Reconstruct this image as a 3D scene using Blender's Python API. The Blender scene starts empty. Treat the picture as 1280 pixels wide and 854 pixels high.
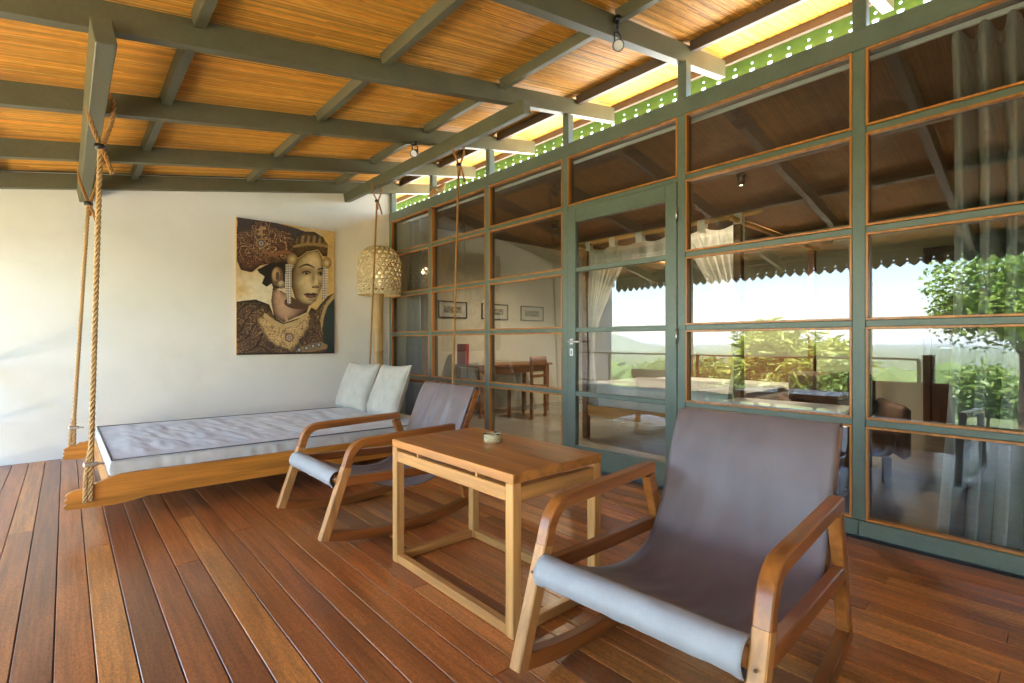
import bpy, bmesh, math, random
import numpy as np
from mathutils import Vector, Matrix, noise as mnoise
random.seed(11); rng = np.random.default_rng(5)
PI = math.pi; rad = math.radians
sc = bpy.context.scene; COL = sc.collection

# ------------------------------------------------------------------ camera
CAM_H = 1.08; ANG = math.atan(558 / 623)
cam_d = bpy.data.cameras.new('camera'); cam = bpy.data.objects.new('camera', cam_d); COL.objects.link(cam)
cam_d.sensor_width = 36; cam_d.lens = 623 / 1280 * 36; cam_d.clip_start = .02; cam_d.clip_end = 60000
cam.location = (0, 0, CAM_H); cam.rotation_euler = (PI / 2, 0, -ANG); sc.camera = cam
# ------------------------------------------------------------------ sky, sun, exposure
SUN_EL, SUN_AZ = 62, 76          # azimuth clockwise from +Y
w = bpy.data.worlds.new('World'); sc.world = w; w.use_nodes = True
nt = w.node_tree; bgn = nt.nodes['Background']
sky = nt.nodes.new('ShaderNodeTexSky'); sky.sky_type = 'NISHITA'; sky.sun_disc = False
sky.sun_elevation = rad(SUN_EL); sky.sun_rotation = rad(SUN_AZ); sky.dust_density = .8; sky.air_density = 1.0; sky.ozone_density = 1.0
nt.links.new(sky.outputs[0], bgn.inputs[0]); bgn.inputs[1].default_value = .08
sd = bpy.data.lights.new('sun', 'SUN'); sun = bpy.data.objects.new('sun', sd); COL.objects.link(sun)
sd.energy = 5; sd.angle = rad(.53); sd.color = (1, .95, .86)
sv = Vector((math.sin(rad(SUN_AZ)) * math.cos(rad(SUN_EL)), math.cos(rad(SUN_AZ)) * math.cos(rad(SUN_EL)), math.sin(rad(SUN_EL))))
sun.rotation_euler = sv.to_track_quat('Z', 'Y').to_euler(); sun.location = (0, 0, 30)
vs = sc.view_settings; vs.view_transform = 'Standard'; vs.look = 'None'; vs.gamma = 1; vs.use_curve_mapping = False
vs.exposure = 4.55
cy = sc.cycles; cy.use_denoising = True; cy.max_bounces = 8; cy.diffuse_bounces = 4; cy.glossy_bounces = 3; cy.use_adaptive_sampling = True; cy.adaptive_threshold = .02; cy.volume_bounces = 0
cy.transparent_max_bounces = 24; cy.transmission_bounces = 6; cy.caustics_reflective = False; cy.caustics_refractive = False
cy.sample_clamp_indirect = 8
try: cy.denoiser = 'OPENIMAGEDENOISE'; cy.denoising_input_passes = 'RGB_ALBEDO_NORMAL'
except Exception: pass

# ------------------------------------------------------------------ materials
M = {}
class NT:
    def __init__(s, name):
        s.m = bpy.data.materials.new(name); s.m.use_nodes = True; s.t = s.m.node_tree
        s.b = s.t.nodes['Principled BSDF']; s.o = s.t.nodes['Material Output']; M[name] = s.m
    def n(s, typ, **k):
        x = s.t.nodes.new('ShaderNode' + typ)
        for a, v in k.items():
            if a.startswith('i_'): x.inputs[a[2:].replace('_', ' ')].default_value = v
            else: setattr(x, a, v)
        return x
    def l(s, a, b): s.t.links.new(a, b)
    def coords(s, scale=(1, 1, 1), kind='Object', rnd=False, loc=(0, 0, 0)):
        tc = s.n('TexCoord'); mp = s.n('Mapping'); mp.inputs['Scale'].default_value = scale; mp.inputs['Location'].default_value = loc
        src = tc.outputs[kind]
        if rnd:
            oi = s.n('ObjectInfo'); vm = s.n('VectorMath', operation='MULTIPLY_ADD'); cx = s.n('CombineXYZ')
            mm = s.n('Math', operation='MULTIPLY'); mm.inputs[1].default_value = 57.3; s.l(oi.outputs['Random'], mm.inputs[0])
            for i in range(3): s.l(mm.outputs[0], cx.inputs[i])
            vm.inputs[1].default_value = (1, 1, 1); s.l(src, vm.inputs[0]); s.l(cx.outputs[0], vm.inputs[2]); src = vm.outputs[0]
        s.l(src, mp.inputs[0]); return mp.outputs[0]
    def noise(s, co, scale=5, detail=4, rough=.55, dist=0):
        x = s.n('TexNoise'); x.inputs['Scale'].default_value = scale; x.inputs['Detail'].default_value = detail
        x.inputs['Roughness'].default_value = rough; x.inputs['Distortion'].default_value = dist
        if co is not None: s.l(co, x.inputs['Vector'])
        return x.outputs['Fac']
    def ramp(s, f, stops):
        r = s.n('ValToRGB'); e = r.color_ramp.elements
        while len(e) < len(stops): e.new(.5)
        for k, (p, c) in zip(e, stops): k.position = p; k.color = (*c, 1) if len(c) == 3 else c
        s.l(f, r.inputs[0]); return r.outputs[0]
    def mix(s, f, a, b, mode='MIX'):
        x = s.n('MixRGB', blend_type=mode)
        for i, v in enumerate((f, a, b)):
            if hasattr(v, 'is_output') or isinstance(v, bpy.types.NodeSocket): s.l(v, x.inputs[i])
            elif i == 0: x.inputs[0].default_value = v
            else: x.inputs[i].default_value = (*v, 1)
        return x.outputs[0]
    def col(s, c):
        if isinstance(c, bpy.types.NodeSocket): s.l(c, s.b.inputs['Base Color'])
        else: s.b.inputs['Base Color'].default_value = (*c, 1)
        return s
    def rough(s, r, lo=None, hi=None):
        if isinstance(r, bpy.types.NodeSocket):
            mr = s.n('MapRange'); mr.inputs['To Min'].default_value = lo; mr.inputs['To Max'].default_value = hi; s.l(r, mr.inputs[0]); s.l(mr.outputs[0], s.b.inputs['Roughness'])
        else: s.b.inputs['Roughness'].default_value = r
        return s
    def bump(s, f, strength=.2, dist=.01):
        x = s.n('Bump'); x.inputs['Strength'].default_value = strength; x.inputs['Distance'].default_value = dist
        s.l(f, x.inputs['Height']); s.l(x.outputs[0], s.b.inputs['Normal']); return s
    def set(s, **k):
        for a, v in k.items(): s.b.inputs[a.replace('_', ' ')].default_value = v
        return s

def mul(c, k): return tuple(min(1, v * k) for v in c)
def wood(name, c, axis, rough=.4, contrast=.35, rnd=True, coat=0.0, fine=60):
    x = NT(name); st = [fine * .5] * 3; st[axis] = fine * .025
    st2 = [7] * 3; st2[axis] = .7
    f1 = x.noise(x.coords(st, rnd=rnd), 1, 5, .6, .3); f2 = x.noise(x.coords(st2, rnd=rnd), 1, 3, .5, 1.2)
    a = x.ramp(f2, [(.3, mul(c, 1 - contrast)), (.5, c), (.72, mul(c, 1 + contrast * .9))])
    b = x.ramp(f1, [(.35, (.62, .58, .55)), (.6, (1.08, 1.06, 1.02))])
    x.col(x.mix(.75, a, b, 'MULTIPLY')); x.rough(f1, rough - .08, rough + .12).bump(f1, .12, .002)
    if coat: x.set(Coat_Weight=coat, Coat_Roughness=.18)
    return x
def paint(name, c, rough=.5, dirt=.18):
    x = NT(name); co = x.coords((1, 1, 1)); f = x.noise(co, 4, 6, .65); g = x.noise(co, 45, 3, .6)
    a = x.ramp(f, [(.3, mul(c, 1 - dirt)), (.6, c), (.85, mul(c, 1 + dirt * .6))])
    x.col(x.mix(.35, a, x.ramp(g, [(.3, (.75, .75, .75)), (.7, (1.1, 1.1, 1.1))]), 'MULTIPLY')); x.rough(f, rough - .08, rough + .15).bump(g, .08, .002); return x
def fabric(name, c, rough=.85, scale=260, wr=.25, sheen=.2):
    x = NT(name); co = x.coords((1, 1, 1)); f = x.noise(co, scale, 2, .6); g = x.noise(co, 6, 4, .6)
    x.col(x.mix(.5, x.ramp(g, [(.3, mul(c, .86)), (.7, mul(c, 1.08))]), x.ramp(f, [(.3, (.8, .8, .8)), (.7, (1.1, 1.1, 1.1))]), 'MULTIPLY'))
    h = x.mix(.5, f, g); x.rough(rough).bump(h, wr, .004).set(Sheen_Weight=sheen); return x

# deck boards: hardwood with worn varnish, every board its own tone
x = NT('deck_wood')
oi = x.n('ObjectInfo')
tone = x.ramp(oi.outputs['Random'], [(0, (.38, .13, .046)), (.08, (.58, .19, .045)), (.3, (.45, .145, .04)), (.5, (.66, .235, .052)), (.6, (.48, .155, .04)), (.68, (.36, .125, .045)), (.72, (.56, .19, .045)), (1, (.74, .30, .07))])
g1 = x.noise(x.coords((55, 2.2, 30), rnd=True), 1, 6, .65, .4); g2 = x.noise(x.coords((5, .55, 4), rnd=True), 1, 4, .6, 1.0); g3 = x.noise(x.coords((160, 60, 60), rnd=True), 1, 4, .75)
c = x.mix(.8, tone, x.ramp(g1, [(.3, (.55, .5, .48)), (.6, (1.1, 1.08, 1.05))]), 'MULTIPLY')
c = x.mix(.9, c, x.ramp(g2, [(.3, (.55, .52, .52)), (.55, (1, 1, 1)), (.78, (1.25, 1.2, 1.1))]), 'MULTIPLY')
c = x.mix(.55, c, x.ramp(g3, [(.38, (.42, .40, .38)), (.6, (1.18, 1.15, 1.1))]), 'MULTIPLY')
x.col(c); x.rough(x.mix(.5, g2, g3), .22, .5).bump(x.mix(.5, g1, g3), .22, .002).set(Coat_Weight=.3, Coat_Roughness=.2)

# reed ceiling matting
x = NT('reed')
at = x.n('Attribute', attribute_name='col'); tc = x.n('TexCoord'); sp = x.n('SeparateXYZ'); x.l(tc.outputs['Object'], sp.inputs[0])
f = x.noise(x.coords((3, 60, 60)), 1, 4, .6); big = x.noise(x.coords((.9, 1.4, 1)), 1, 3, .5)
c = x.mix(.5, at.outputs['Color'], x.ramp(f, [(.3, (.62, .56, .5)), (.65, (1.15, 1.12, 1.05))]), 'MULTIPLY')
c = x.mix(.5, c, x.ramp(big, [(.3, (.75, .7, .66)), (.7, (1.15, 1.12, 1.08))]), 'MULTIPLY')
x.col(c).rough(.55).bump(f, .2, .003)

paint('sage_paint', (.125, .12, .065), .42)
paint('sage_frame', (.14, .18, .145), .38)
paint('fascia_green', (.15, .30, .065), .5)
paint('fascia_grey', (.22, .25, .2), .6)
paint('purlin_brown', (.11, .075, .05), .5)
wood('bead_wood', (.50, .20, .045), 2, .35, .2, coat=.2)
wood('teak_light_x', (.56, .265, .075), 0, .38, .22, coat=.15); wood('teak_light_y', (.56, .265, .075), 1, .38, .22, coat=.15); wood('teak_light_z', (.60, .30, .095), 2, .38, .22, coat=.15)
wood('table_top_wood', (.46, .18, .038), 1, .36, .3, coat=.2)
wood('chair_wood', (.37, .125, .026), 0, .33, .3, coat=.35)
wood('rocker_wood', (.27, .082, .018), 0, .33, .3, coat=.35)
wood('chair_leg_wood', (.52, .235, .07), 2, .4, .22, coat=.1)
wood('bed_wood', (.56, .215, .03), 0, .38, .22, coat=.15)
wood('dark_wood', (.11, .045, .02), 2, .4, .3); wood('mid_wood', (.22, .09, .035), 0, .4, .3)
wood('bamboo', (.46, .30, .12), 2, .45, .25); wood('bamboo_rod', (.50, .27, .09), 1, .45, .25)
wood('rail_wood', (.09, .06, .045), 1, .5, .3)
# plaster
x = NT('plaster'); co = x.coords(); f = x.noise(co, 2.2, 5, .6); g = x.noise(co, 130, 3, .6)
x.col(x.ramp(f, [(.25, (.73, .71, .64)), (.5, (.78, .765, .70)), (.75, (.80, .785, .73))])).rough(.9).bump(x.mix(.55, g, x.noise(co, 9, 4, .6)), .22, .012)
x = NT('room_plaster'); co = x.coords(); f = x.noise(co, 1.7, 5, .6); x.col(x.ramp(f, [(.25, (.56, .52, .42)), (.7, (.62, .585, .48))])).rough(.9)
x = NT('low_wall_plaster'); co = x.coords(); f = x.noise(co, 3, 6, .65); x.col(x.ramp(f, [(.25, (.36, .38, .35)), (.7, (.47, .49, .46))])).rough(.9)
x = NT('roof_concrete'); co = x.coords(); f = x.noise(co, 1.2, 6, .65); x.col(x.ramp(f, [(.25, (.34, .33, .29)), (.7, (.46, .45, .40))])).rough(.7)
x = NT('roof_tile_sheet'); x.col((.12, .06, .04)).rough(.8)
x = NT('tile_floor'); co = x.coords(); f = x.noise(co, 1.5, 5, .6); x.col(x.ramp(f, [(.3, (.20, .185, .165)), (.7, (.30, .285, .26))])).rough(f, .12, .3)
x = NT('under_dark'); x.col((.02, .013, .008)).rough(.9)
fabric('sling_fabric', (.145, .10, .10), .47, 420, .3, .15); M['sling_fabric'].node_tree.nodes['Principled BSDF'].inputs['Specular IOR Level'].default_value = .9
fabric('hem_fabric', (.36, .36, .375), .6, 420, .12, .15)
fabric('mattress_fabric', (.56, .545, .53), .85, 420, .2)
fabric('piping_fabric', (.10, .10, .11), .85, 300, .1)
fabric('pillow_fabric', (.52, .475, .40), .9, 300, .3)
fabric('curtain_fabric', (.24, .24, .26), .9, 300, .15)
fabric('bed_linen', (.78, .78, .78), .9, 300, .2)
fabric('cushion_brown', (.16, .075, .04), .6, 300, .2)
fabric('grey_cushion', (.42, .42, .43), .9, 300, .2)
x = NT('sheer_net'); x.col((.86, .85, .80)).rough(.95)
tr = x.n('BsdfTransparent'); mx = x.n('MixShader'); f = x.noise(x.coords((1, 1, 1)), 6, 3, .5)
mr = x.n('MapRange'); mr.inputs['To Min'].default_value = .35; mr.inputs['To Max'].default_value = .8; x.l(f, mr.inputs[0])
tl = x.n('BsdfTranslucent'); tl.inputs[0].default_value = (.8, .79, .74, 1); m2 = x.n('MixShader'); m2.inputs[0].default_value = .4; x.l(x.b.outputs[0], m2.inputs[1]); x.l(tl.outputs[0], m2.inputs[2])
x.l(mr.outputs[0], mx.inputs[0]); x.l(tr.outputs[0], mx.inputs[1]); x.l(m2.outputs[0], mx.inputs[2]); x.l(mx.outputs[0], x.o.inputs[0])
# solar-control glazing: clear body, mirror-like face
x = NT('window_glass'); lw = x.n('Fresnel'); lw.inputs['IOR'].default_value = 2.0
tr = x.n('BsdfTransparent'); tr.inputs[0].default_value = (.90, .92, .90, 1); gl = x.n('BsdfGlossy'); gl.inputs['Roughness'].default_value = 0; gl.inputs[0].default_value = (1, 1, 1, 1)
wv = x.noise(x.coords((1.6, 1.6, 1.6), rnd=True), 1, 2, .5); bp = x.n('Bump'); bp.inputs['Strength'].default_value = .05; bp.inputs['Distance'].default_value = .02; x.l(wv, bp.inputs['Height']); x.l(bp.outputs[0], gl.inputs['Normal'])
mx = x.n('MixShader'); ge = x.n('NewGeometry'); fr = x.n('Math', operation='MULTIPLY'); bf = x.n('Math', operation='SUBTRACT'); bf.inputs[0].default_value = 1; x.l(ge.outputs['Backfacing'], bf.inputs[1]); x.l(bf.outputs[0], fr.inputs[0]); x.l(lw.outputs[0], fr.inputs[1])
x.l(fr.outputs[0], mx.inputs[0]); x.l(tr.outputs[0], mx.inputs[1]); x.l(gl.outputs[0], mx.inputs[2]); x.l(mx.outputs[0], x.o.inputs[0])
# rope
x = NT('rope_fibre'); f = x.noise(x.coords((1, 1, 1)), 120, 3, .6); x.col(x.ramp(f, [(.3, (.36, .20, .075)), (.7, (.62, .40, .18))])).rough(.9).bump(f, .3, .003)
x = NT('rope_dark'); f = x.noise(x.coords((1, 1, 1)), 120, 3, .6); x.col(x.ramp(f, [(.3, (.30, .14, .04)), (.7, (.46, .24, .08))])).rough(.9).bump(f, .3, .003)
x = NT('steel'); x.col((.62, .62, .63)).rough(.28).set(Metallic=1)
x = NT('black_metal'); x.col((.012, .012, .013)).rough(.35)
x = NT('rail_metal'); x.col((.035, .027, .024)).rough(.45)
x = NT('lens_white'); x.col((.75, .75, .73)).rough(.15)
x = NT('alu_white'); x.col((.66, .66, .66)).rough(.35)
x = NT('lamp_glow'); x.col((1, .9, .7)); x.b.inputs['Emission Color'].default_value = (1, .82, .55, 1); x.b.inputs['Emission Strength'].default_value = 4
x = NT('bulb_glow'); x.col((1, .9, .7)); x.b.inputs['Emission Color'].default_value = (1, .72, .34, 1); x.b.inputs['Emission Strength'].default_value = .03
x = NT('shade_weave'); f = x.noise(x.coords((1, 1, 1)), 40, 4, .6); x.col(x.ramp(f, [(.3, (.52, .42, .25)), (.7, (.76, .65, .44))])).rough(.6).bump(f, .2, .002)
x = NT('stone_ash'); f = x.noise(x.coords((1, 1, 1)), 60, 4, .6); x.col(x.ramp(f, [(.3, (.36, .27, .13)), (.7, (.56, .44, .24))])).rough(.5).bump(f, .2, .002)
x = NT('paper'); x.col((.5, .48, .42)).rough(.8)
x = NT('print_ink'); f = x.noise(x.coords((1, 1, 1)), 45, 5, .7); x.col(x.ramp(f, [(.4, (.08, .075, .06)), (.6, (.38, .36, .30))])).rough(.8)
x = NT('frame_black'); x.col((.03, .027, .022)).rough(.4)
x = NT('red_book'); x.col((.35, .03, .03)).rough(.5)
x = NT('canvas_paint'); at = x.n('Attribute', attribute_name='col'); f = x.noise(x.coords(), 300, 2, .5); x.col(at.outputs['Color']).rough(.45).bump(f, .15, .002)
# ground and foliage
x = NT('ground_grass'); co = x.coords(); f = x.noise(co, .06, 8, .7); g = x.noise(co, 1.3, 6, .7)
x.col(x.mix(.6, x.ramp(f, [(.3, (.026, .045, .013)), (.5, (.048, .072, .02)), (.62, (.085, .105, .028)), (.8, (.10, .095, .05))]), x.ramp(g, [(.3, (.6, .6, .55)), (.7, (1.15, 1.15, 1.1))]), 'MULTIPLY')).rough(.95).bump(g, .6, .2)
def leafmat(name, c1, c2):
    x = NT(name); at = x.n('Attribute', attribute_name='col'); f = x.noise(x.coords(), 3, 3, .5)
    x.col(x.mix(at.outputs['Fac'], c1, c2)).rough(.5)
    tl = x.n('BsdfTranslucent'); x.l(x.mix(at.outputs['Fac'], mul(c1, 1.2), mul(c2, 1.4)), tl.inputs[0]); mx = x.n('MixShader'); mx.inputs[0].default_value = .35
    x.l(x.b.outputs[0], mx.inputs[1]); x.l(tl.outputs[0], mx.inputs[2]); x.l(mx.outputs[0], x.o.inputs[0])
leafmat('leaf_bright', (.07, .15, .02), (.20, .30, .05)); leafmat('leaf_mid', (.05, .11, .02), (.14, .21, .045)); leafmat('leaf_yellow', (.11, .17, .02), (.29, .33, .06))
x = NT('forest'); f = x.noise(x.coords(), .35, 6, .7); x.col(x.ramp(f, [(.3, (.03, .06, .018)), (.55, (.06, .105, .03)), (.75, (.11, .15, .045))])).rough(.95).bump(f, .8, .6)
x = NT('hill_forest'); f = x.noise(x.coords(), .02, 8, .7); x.col(x.ramp(f, [(.3, (.07, .10, .07)), (.7, (.13, .16, .10))])).rough(.95).bump(f, .7, 8)
x = NT('bark'); f = x.noise(x.coords((8, 8, 2)), 4, 5, .7); x.col(x.ramp(f, [(.3, (.06, .045, .03)), (.7, (.16, .12, .085))])).rough(.9).bump(f, .5, .02)
x = NT('clay_tiles'); f = x.noise(x.coords(), .8, 4, .6); x.col(x.ramp(f, [(.3, (.25, .09, .05)), (.7, (.38, .15, .08))])).rough(.85)

# ------------------------------------------------------------------ mesh helpers
class MB:
    def __init__(s): s.v = []; s.f = []; s.c = None
    def add(s, vs_, fs_):
        o = len(s.v); s.v += [tuple(p) for p in vs_]; s.f += [tuple(i + o for i in q) for q in fs_]; return s
    def box(s, lo, hi, ch=0.0, mat=None):
        (x0, y0, z0), (x1, y1, z1) = lo, hi
        if ch <= 0:
            vs_ = [(x0, y0, z0), (x1, y0, z0), (x1, y1, z0), (x0, y1, z0), (x0, y0, z1), (x1, y0, z1), (x1, y1, z1), (x0, y1, z1)]
            fs_ = [(0, 3, 2, 1), (4, 5, 6, 7), (0, 1, 5, 4), (1, 2, 6, 5), (2, 3, 7, 6), (3, 0, 4, 7)]
        else:
            c_ = ((x0 + x1) / 2, (y0 + y1) / 2, (z0 + z1) / 2); h_ = ((x1 - x0) / 2, (y1 - y0) / 2, (z1 - z0) / 2)
            ch = min(ch, min(h_) * .8); bm = bmesh.new(); pts = []
            for sx in (-1, 1):
                for sy in (-1, 1):
                    for sz in (-1, 1):
                        for a in range(3):
                            q = [h_[0] * sx, h_[1] * sy, h_[2] * sz]
                            for b in range(3):
                                if b != a: q[b] -= ch * (sx, sy, sz)[b]
                            pts.append((c_[0] + q[0], c_[1] + q[1], c_[2] + q[2]))
            for p in pts: bm.verts.new(p)
            bmesh.ops.convex_hull(bm, input=bm.verts[:]); bm.verts.index_update()
            vs_ = [v.co[:] for v in bm.verts]; fs_ = [[v.index for v in f.verts] for f in bm.faces]; bm.free()
        if mat is not None: vs_ = [mat @ Vector(p) for p in vs_]
        return s.add(vs_, fs_)
    def bar(s, a, b, w_, t_, up=(0, 0, 1), ch=.003):
        a, b = Vector(a), Vector(b); d = (b - a); L = d.length; d.normalize(); up = Vector(up)
        y = up.cross(d).normalized(); z = d.cross(y)
        m = Matrix((d, y, z)).transposed().to_4x4(); m.translation = a
        return s.box((0, -w_ / 2, -t_ / 2), (L, w_ / 2, t_ / 2), ch, m)
    def tube(s, pts, r, n=8, cap=True):
        pts = [Vector(p) for p in pts]; rs = r if hasattr(r, '__len__') else [r] * len(pts); o = len(s.v); prev = None
        for i, p in enumerate(pts):
            d = (pts[min(i + 1, len(pts) - 1)] - pts[max(i - 1, 0)]).normalized()
            if prev is None: u = d.orthogonal().normalized()
            else: u = (prev - d * prev.dot(d)).normalized()
            prev = u; v_ = d.cross(u)
            for k in range(n):
                a = 2 * PI * k / n; s.v.append(tuple(p + (u * math.cos(a) + v_ * math.sin(a)) * rs[i]))
        for i in range(len(pts) - 1):
            for k in range(n):
                k2 = (k + 1) % n; s.f.append((o + i * n + k, o + i * n + k2, o + (i + 1) * n + k2, o + (i + 1) * n + k))
        if cap: s.f.append(tuple(o + k for k in range(n))[::-1]); s.f.append(tuple(o + (len(pts) - 1) * n + k for k in range(n)))
        return s
    def lathe(s, prof, n=24, c=(0, 0, 0)):
        o = len(s.v)
        for (r, z) in prof:
            for k in range(n): a = 2 * PI * k / n; s.v.append((c[0] + r * math.cos(a), c[1] + r * math.sin(a), c[2] + z))
        for i in range(len(prof) - 1):
            for k in range(n): k2 = (k + 1) % n; s.f.append((o + i * n + k, o + i * n + k2, o + (i + 1) * n + k2, o + (i + 1) * n + k))
        return s
    def prism(s, poly, w0, w1, mp):     # poly of (a,b); mp(a,b,w)->xyz
        n = len(poly); o = len(s.v); s.v += [tuple(mp(a, b, w0)) for a, b in poly] + [tuple(mp(a, b, w1)) for a, b in poly]
        s.f.append(tuple(o + i for i in range(n))[::-1]); s.f.append(tuple(o + n + i for i in range(n)))
        for i in range(n): j = (i + 1) % n; s.f.append((o + i, o + j, o + n + j, o + n + i))
        return s
    def grid(s, nu, nv, fn):
        o = len(s.v)
        for i in range(nu + 1):
            for j in range(nv + 1): s.v.append(tuple(fn(i / nu, j / nv)))
        for i in range(nu):
            for j in range(nv): a = o + i * (nv + 1) + j; s.f.append((a, a + 1, a + nv + 2, a + nv + 1))
        return s
    def mesh(s, name, mat, smooth=False, recalc=True):
        me = bpy.data.meshes.new(name); me.from_pydata(s.v, [], s.f)
        if recalc:
            bm = bmesh.new(); bm.from_mesh(me); bmesh.ops.recalc_face_normals(bm, faces=bm.faces[:]); bm.to_mesh(me); bm.free()
        if smooth: me.polygons.foreach_set('use_smooth', [True] * len(me.polygons))
        if smooth == 'auto':
            me.set_sharp_from_angle(angle=rad(40))
        me.materials.append(M[mat])
        if s.c is not None:
            at = me.color_attributes.new('col', 'FLOAT_COLOR', 'POINT'); at.data.foreach_set('color', np.asarray(s.c, dtype=np.float32).ravel())
        me.update(); return me
    def obj(s, name, mat, parent=None, smooth=False, recalc=True):
        return link(name, s.mesh(name, mat, smooth, recalc), parent)
def link(name, me, parent=None, loc=None):
    o = bpy.data.objects.new(name, me); COL.objects.link(o)
    if parent is not None: o.parent = parent
    if loc is not None: o.location = loc
    return o
def tag(o, label, cat, group=None):
    o['label'] = label; o['category'] = cat
    if group: o['group'] = group
    return o
def struct(o): o['kind'] = 'structure'; return o
def stuff(o, label=None, cat=None):
    o['kind'] = 'stuff'
    if label: o['label'] = label
    if cat: o['category'] = cat
    return o
def empty(name, loc=(0, 0, 0), rz=0, label=None, cat=None, group=None):
    o = bpy.data.objects.new(name, None); COL.objects.link(o); o.location = loc; o.rotation_euler = (0, 0, rz); o.empty_display_size = .1
    if label: tag(o, label, cat, group)
    return o
def copy_tree(o, parent=None):
    c_ = o.copy(); COL.objects.link(c_); c_.parent = parent
    for ch in o.children: copy_tree(ch, c_)
    return c_
def modify(o, *mods):
    for typ, kw in mods:
        md = o.modifiers.new(typ.lower(), typ)
        for k, v in kw.items(): setattr(md, k, v)
    return o
def rope_mb(pts, r=.014, pitch=.07, strands=3, seg=9):
    P = [Vector(p) for p in pts]; acc = [0]
    for i in range(1, len(P)): acc.append(acc[-1] + (P[i] - P[i - 1]).length)
    L = acc[-1]; n = max(6, int(L / pitch * seg)); mb = MB(); cen = []
    for i in range(n + 1):
        t = L * i / n; k = 0
        while k < len(acc) - 2 and acc[k + 1] < t: k += 1
        f_ = (t - acc[k]) / max(1e-6, acc[k + 1] - acc[k]); cen.append(P[k].lerp(P[k + 1], f_))
    for s_ in range(strands):
        pts2 = []; prev = None
        for i, p in enumerate(cen):
            d = (cen[min(i + 1, n)] - cen[max(i - 1, 0)]).normalized()
            u = d.orthogonal().normalized() if prev is None else (prev - d * prev.dot(d)).normalized()
            prev = u; v_ = d.cross(u); a = 2 * PI * (L * i / n / pitch + s_ / strands)
            pts2.append(p + (u * math.cos(a) + v_ * math.sin(a)) * r * .62)
        mb.tube(pts2, r * .48, 7)
    return mb
def smoothpath(pts, n=8):
    P = [Vector(p) for p in pts]; out = []
    for i in range(len(P) - 1):
        p0, p1, p2, p3 = P[max(i - 1, 0)], P[i], P[i + 1], P[min(i + 2, len(P) - 1)]
        for k in range(n):
            t = k / n; out.append(.5 * ((2 * p1) + (-p0 + p2) * t + (2 * p0 - 5 * p1 + 4 * p2 - p3) * t * t + (-p0 + 3 * p1 - 3 * p2 + p3) * t ** 3))
    out.append(P[-1]); return out

# ------------------------------------------------------------------ key dimensions (metres)
XG = 3.32; YW = 6.19; Y0 = -1.45; XE = -1.62; XR = -.55
SL = .185; RZ = 2.48
def rz(x_): return RZ + SL * x_            # underside of the rafters
GRID = [-1.42, -.32, .78, 1.88, 2.97, 4.07, 5.17]

# ------------------------------------------------------------------ setting: terrain, hill, forest
def terrain(x_, y_):
    if x_ > -6.4: return -.76
    d = -x_ - 6.4
    z = -.76 - min(d, 330) * .11
    if d > 8: z += 1.2 * mnoise.noise(Vector((x_ * .03, y_ * .03, 0))) * min(1, (d - 8) / 30)
    return z
mb = MB(); xs = [60, 20, 9, 0, -3, -6.4, -8, -11, -16, -22, -30, -42, -60, -85, -120, -170, -240, -340, -500, -900, -2500, -5000, -9000]
ys = [-9000, -5000, -1500, -600, -300, -160, -90, -50, -25, -12, -5, 0, 5, 10, 16, 24, 36, 50, 70, 95, 130, 180, 260, 400, 700, 1500, 5000, 9000]
xs = [9000, 3000, 300] + xs
o_ = len(mb.v)
for a in xs:
    for b in ys: mb.v.append((a, b, terrain(a, b)))
for i in range(len(xs) - 1):
    for j in range(len(ys) - 1): k = i * len(ys) + j; mb.f.append((k, k + 1, k + len(ys) + 1, k + len(ys)))
struct(mb.obj('ground', 'ground_grass', smooth=True))
def hill_fn(u, v):
    x_ = (u - .5) * 2; y_ = (v - .5) * 2
    hgt = math.exp(-(x_ * 2) ** 2) * (math.exp(-(y_ * 2.2) ** 2) * .75 + .3 * math.exp(-((y_ - .35) * 3.2) ** 2))
    hgt += .05 * mnoise.noise(Vector((x_ * 5, y_ * 5, 1))) + .025 * mnoise.noise(Vector((x_ * 14, y_ * 14, 3)))
    return (-1764 + x_ * 420, 1330 + y_ * 520, -75 + 128 * hgt)
struct(MB().grid(60, 80, hill_fn).obj('hill', 'hill_forest', smooth=True))
mb = MB(); ico = bmesh.new(); bmesh.ops.create_icosphere(ico, subdivisions=2, radius=1); iv = [v.co.copy() for v in ico.verts]; ifc = [[v.index for v in f.verts] for f in ico.faces]; ico.free()
for i in range(2600):
    d = 48 * (16 ** random.random()); a = rad(random.uniform(90 - 62, 180 + 15)) if random.random() < .0 else random.uniform(-.25, 1.35)
    X_ = -d * math.cos(a * .8); Y_ = d * math.sin(a * 1.0) + random.uniform(-8, 8)
    if X_ > -45: continue
    s_ = random.uniform(1.2, 3.0) * (1 + d / 700); o3 = Vector((X_, Y_, terrain(X_, Y_) + s_ * .35)); sq = random.uniform(.7, 1.15); sd_ = random.random() * 50
    mb.add([o3 + Vector((p.x, p.y, p.z * sq)) * s_ * (1 + .4 * mnoise.noise(p * 2.1 + Vector((sd_, 0, 0)))) for p in iv], ifc)
stuff(mb.obj('forest', 'forest', smooth=False, recalc=False), 'far off dark green forest below the veranda', 'forest')

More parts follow.
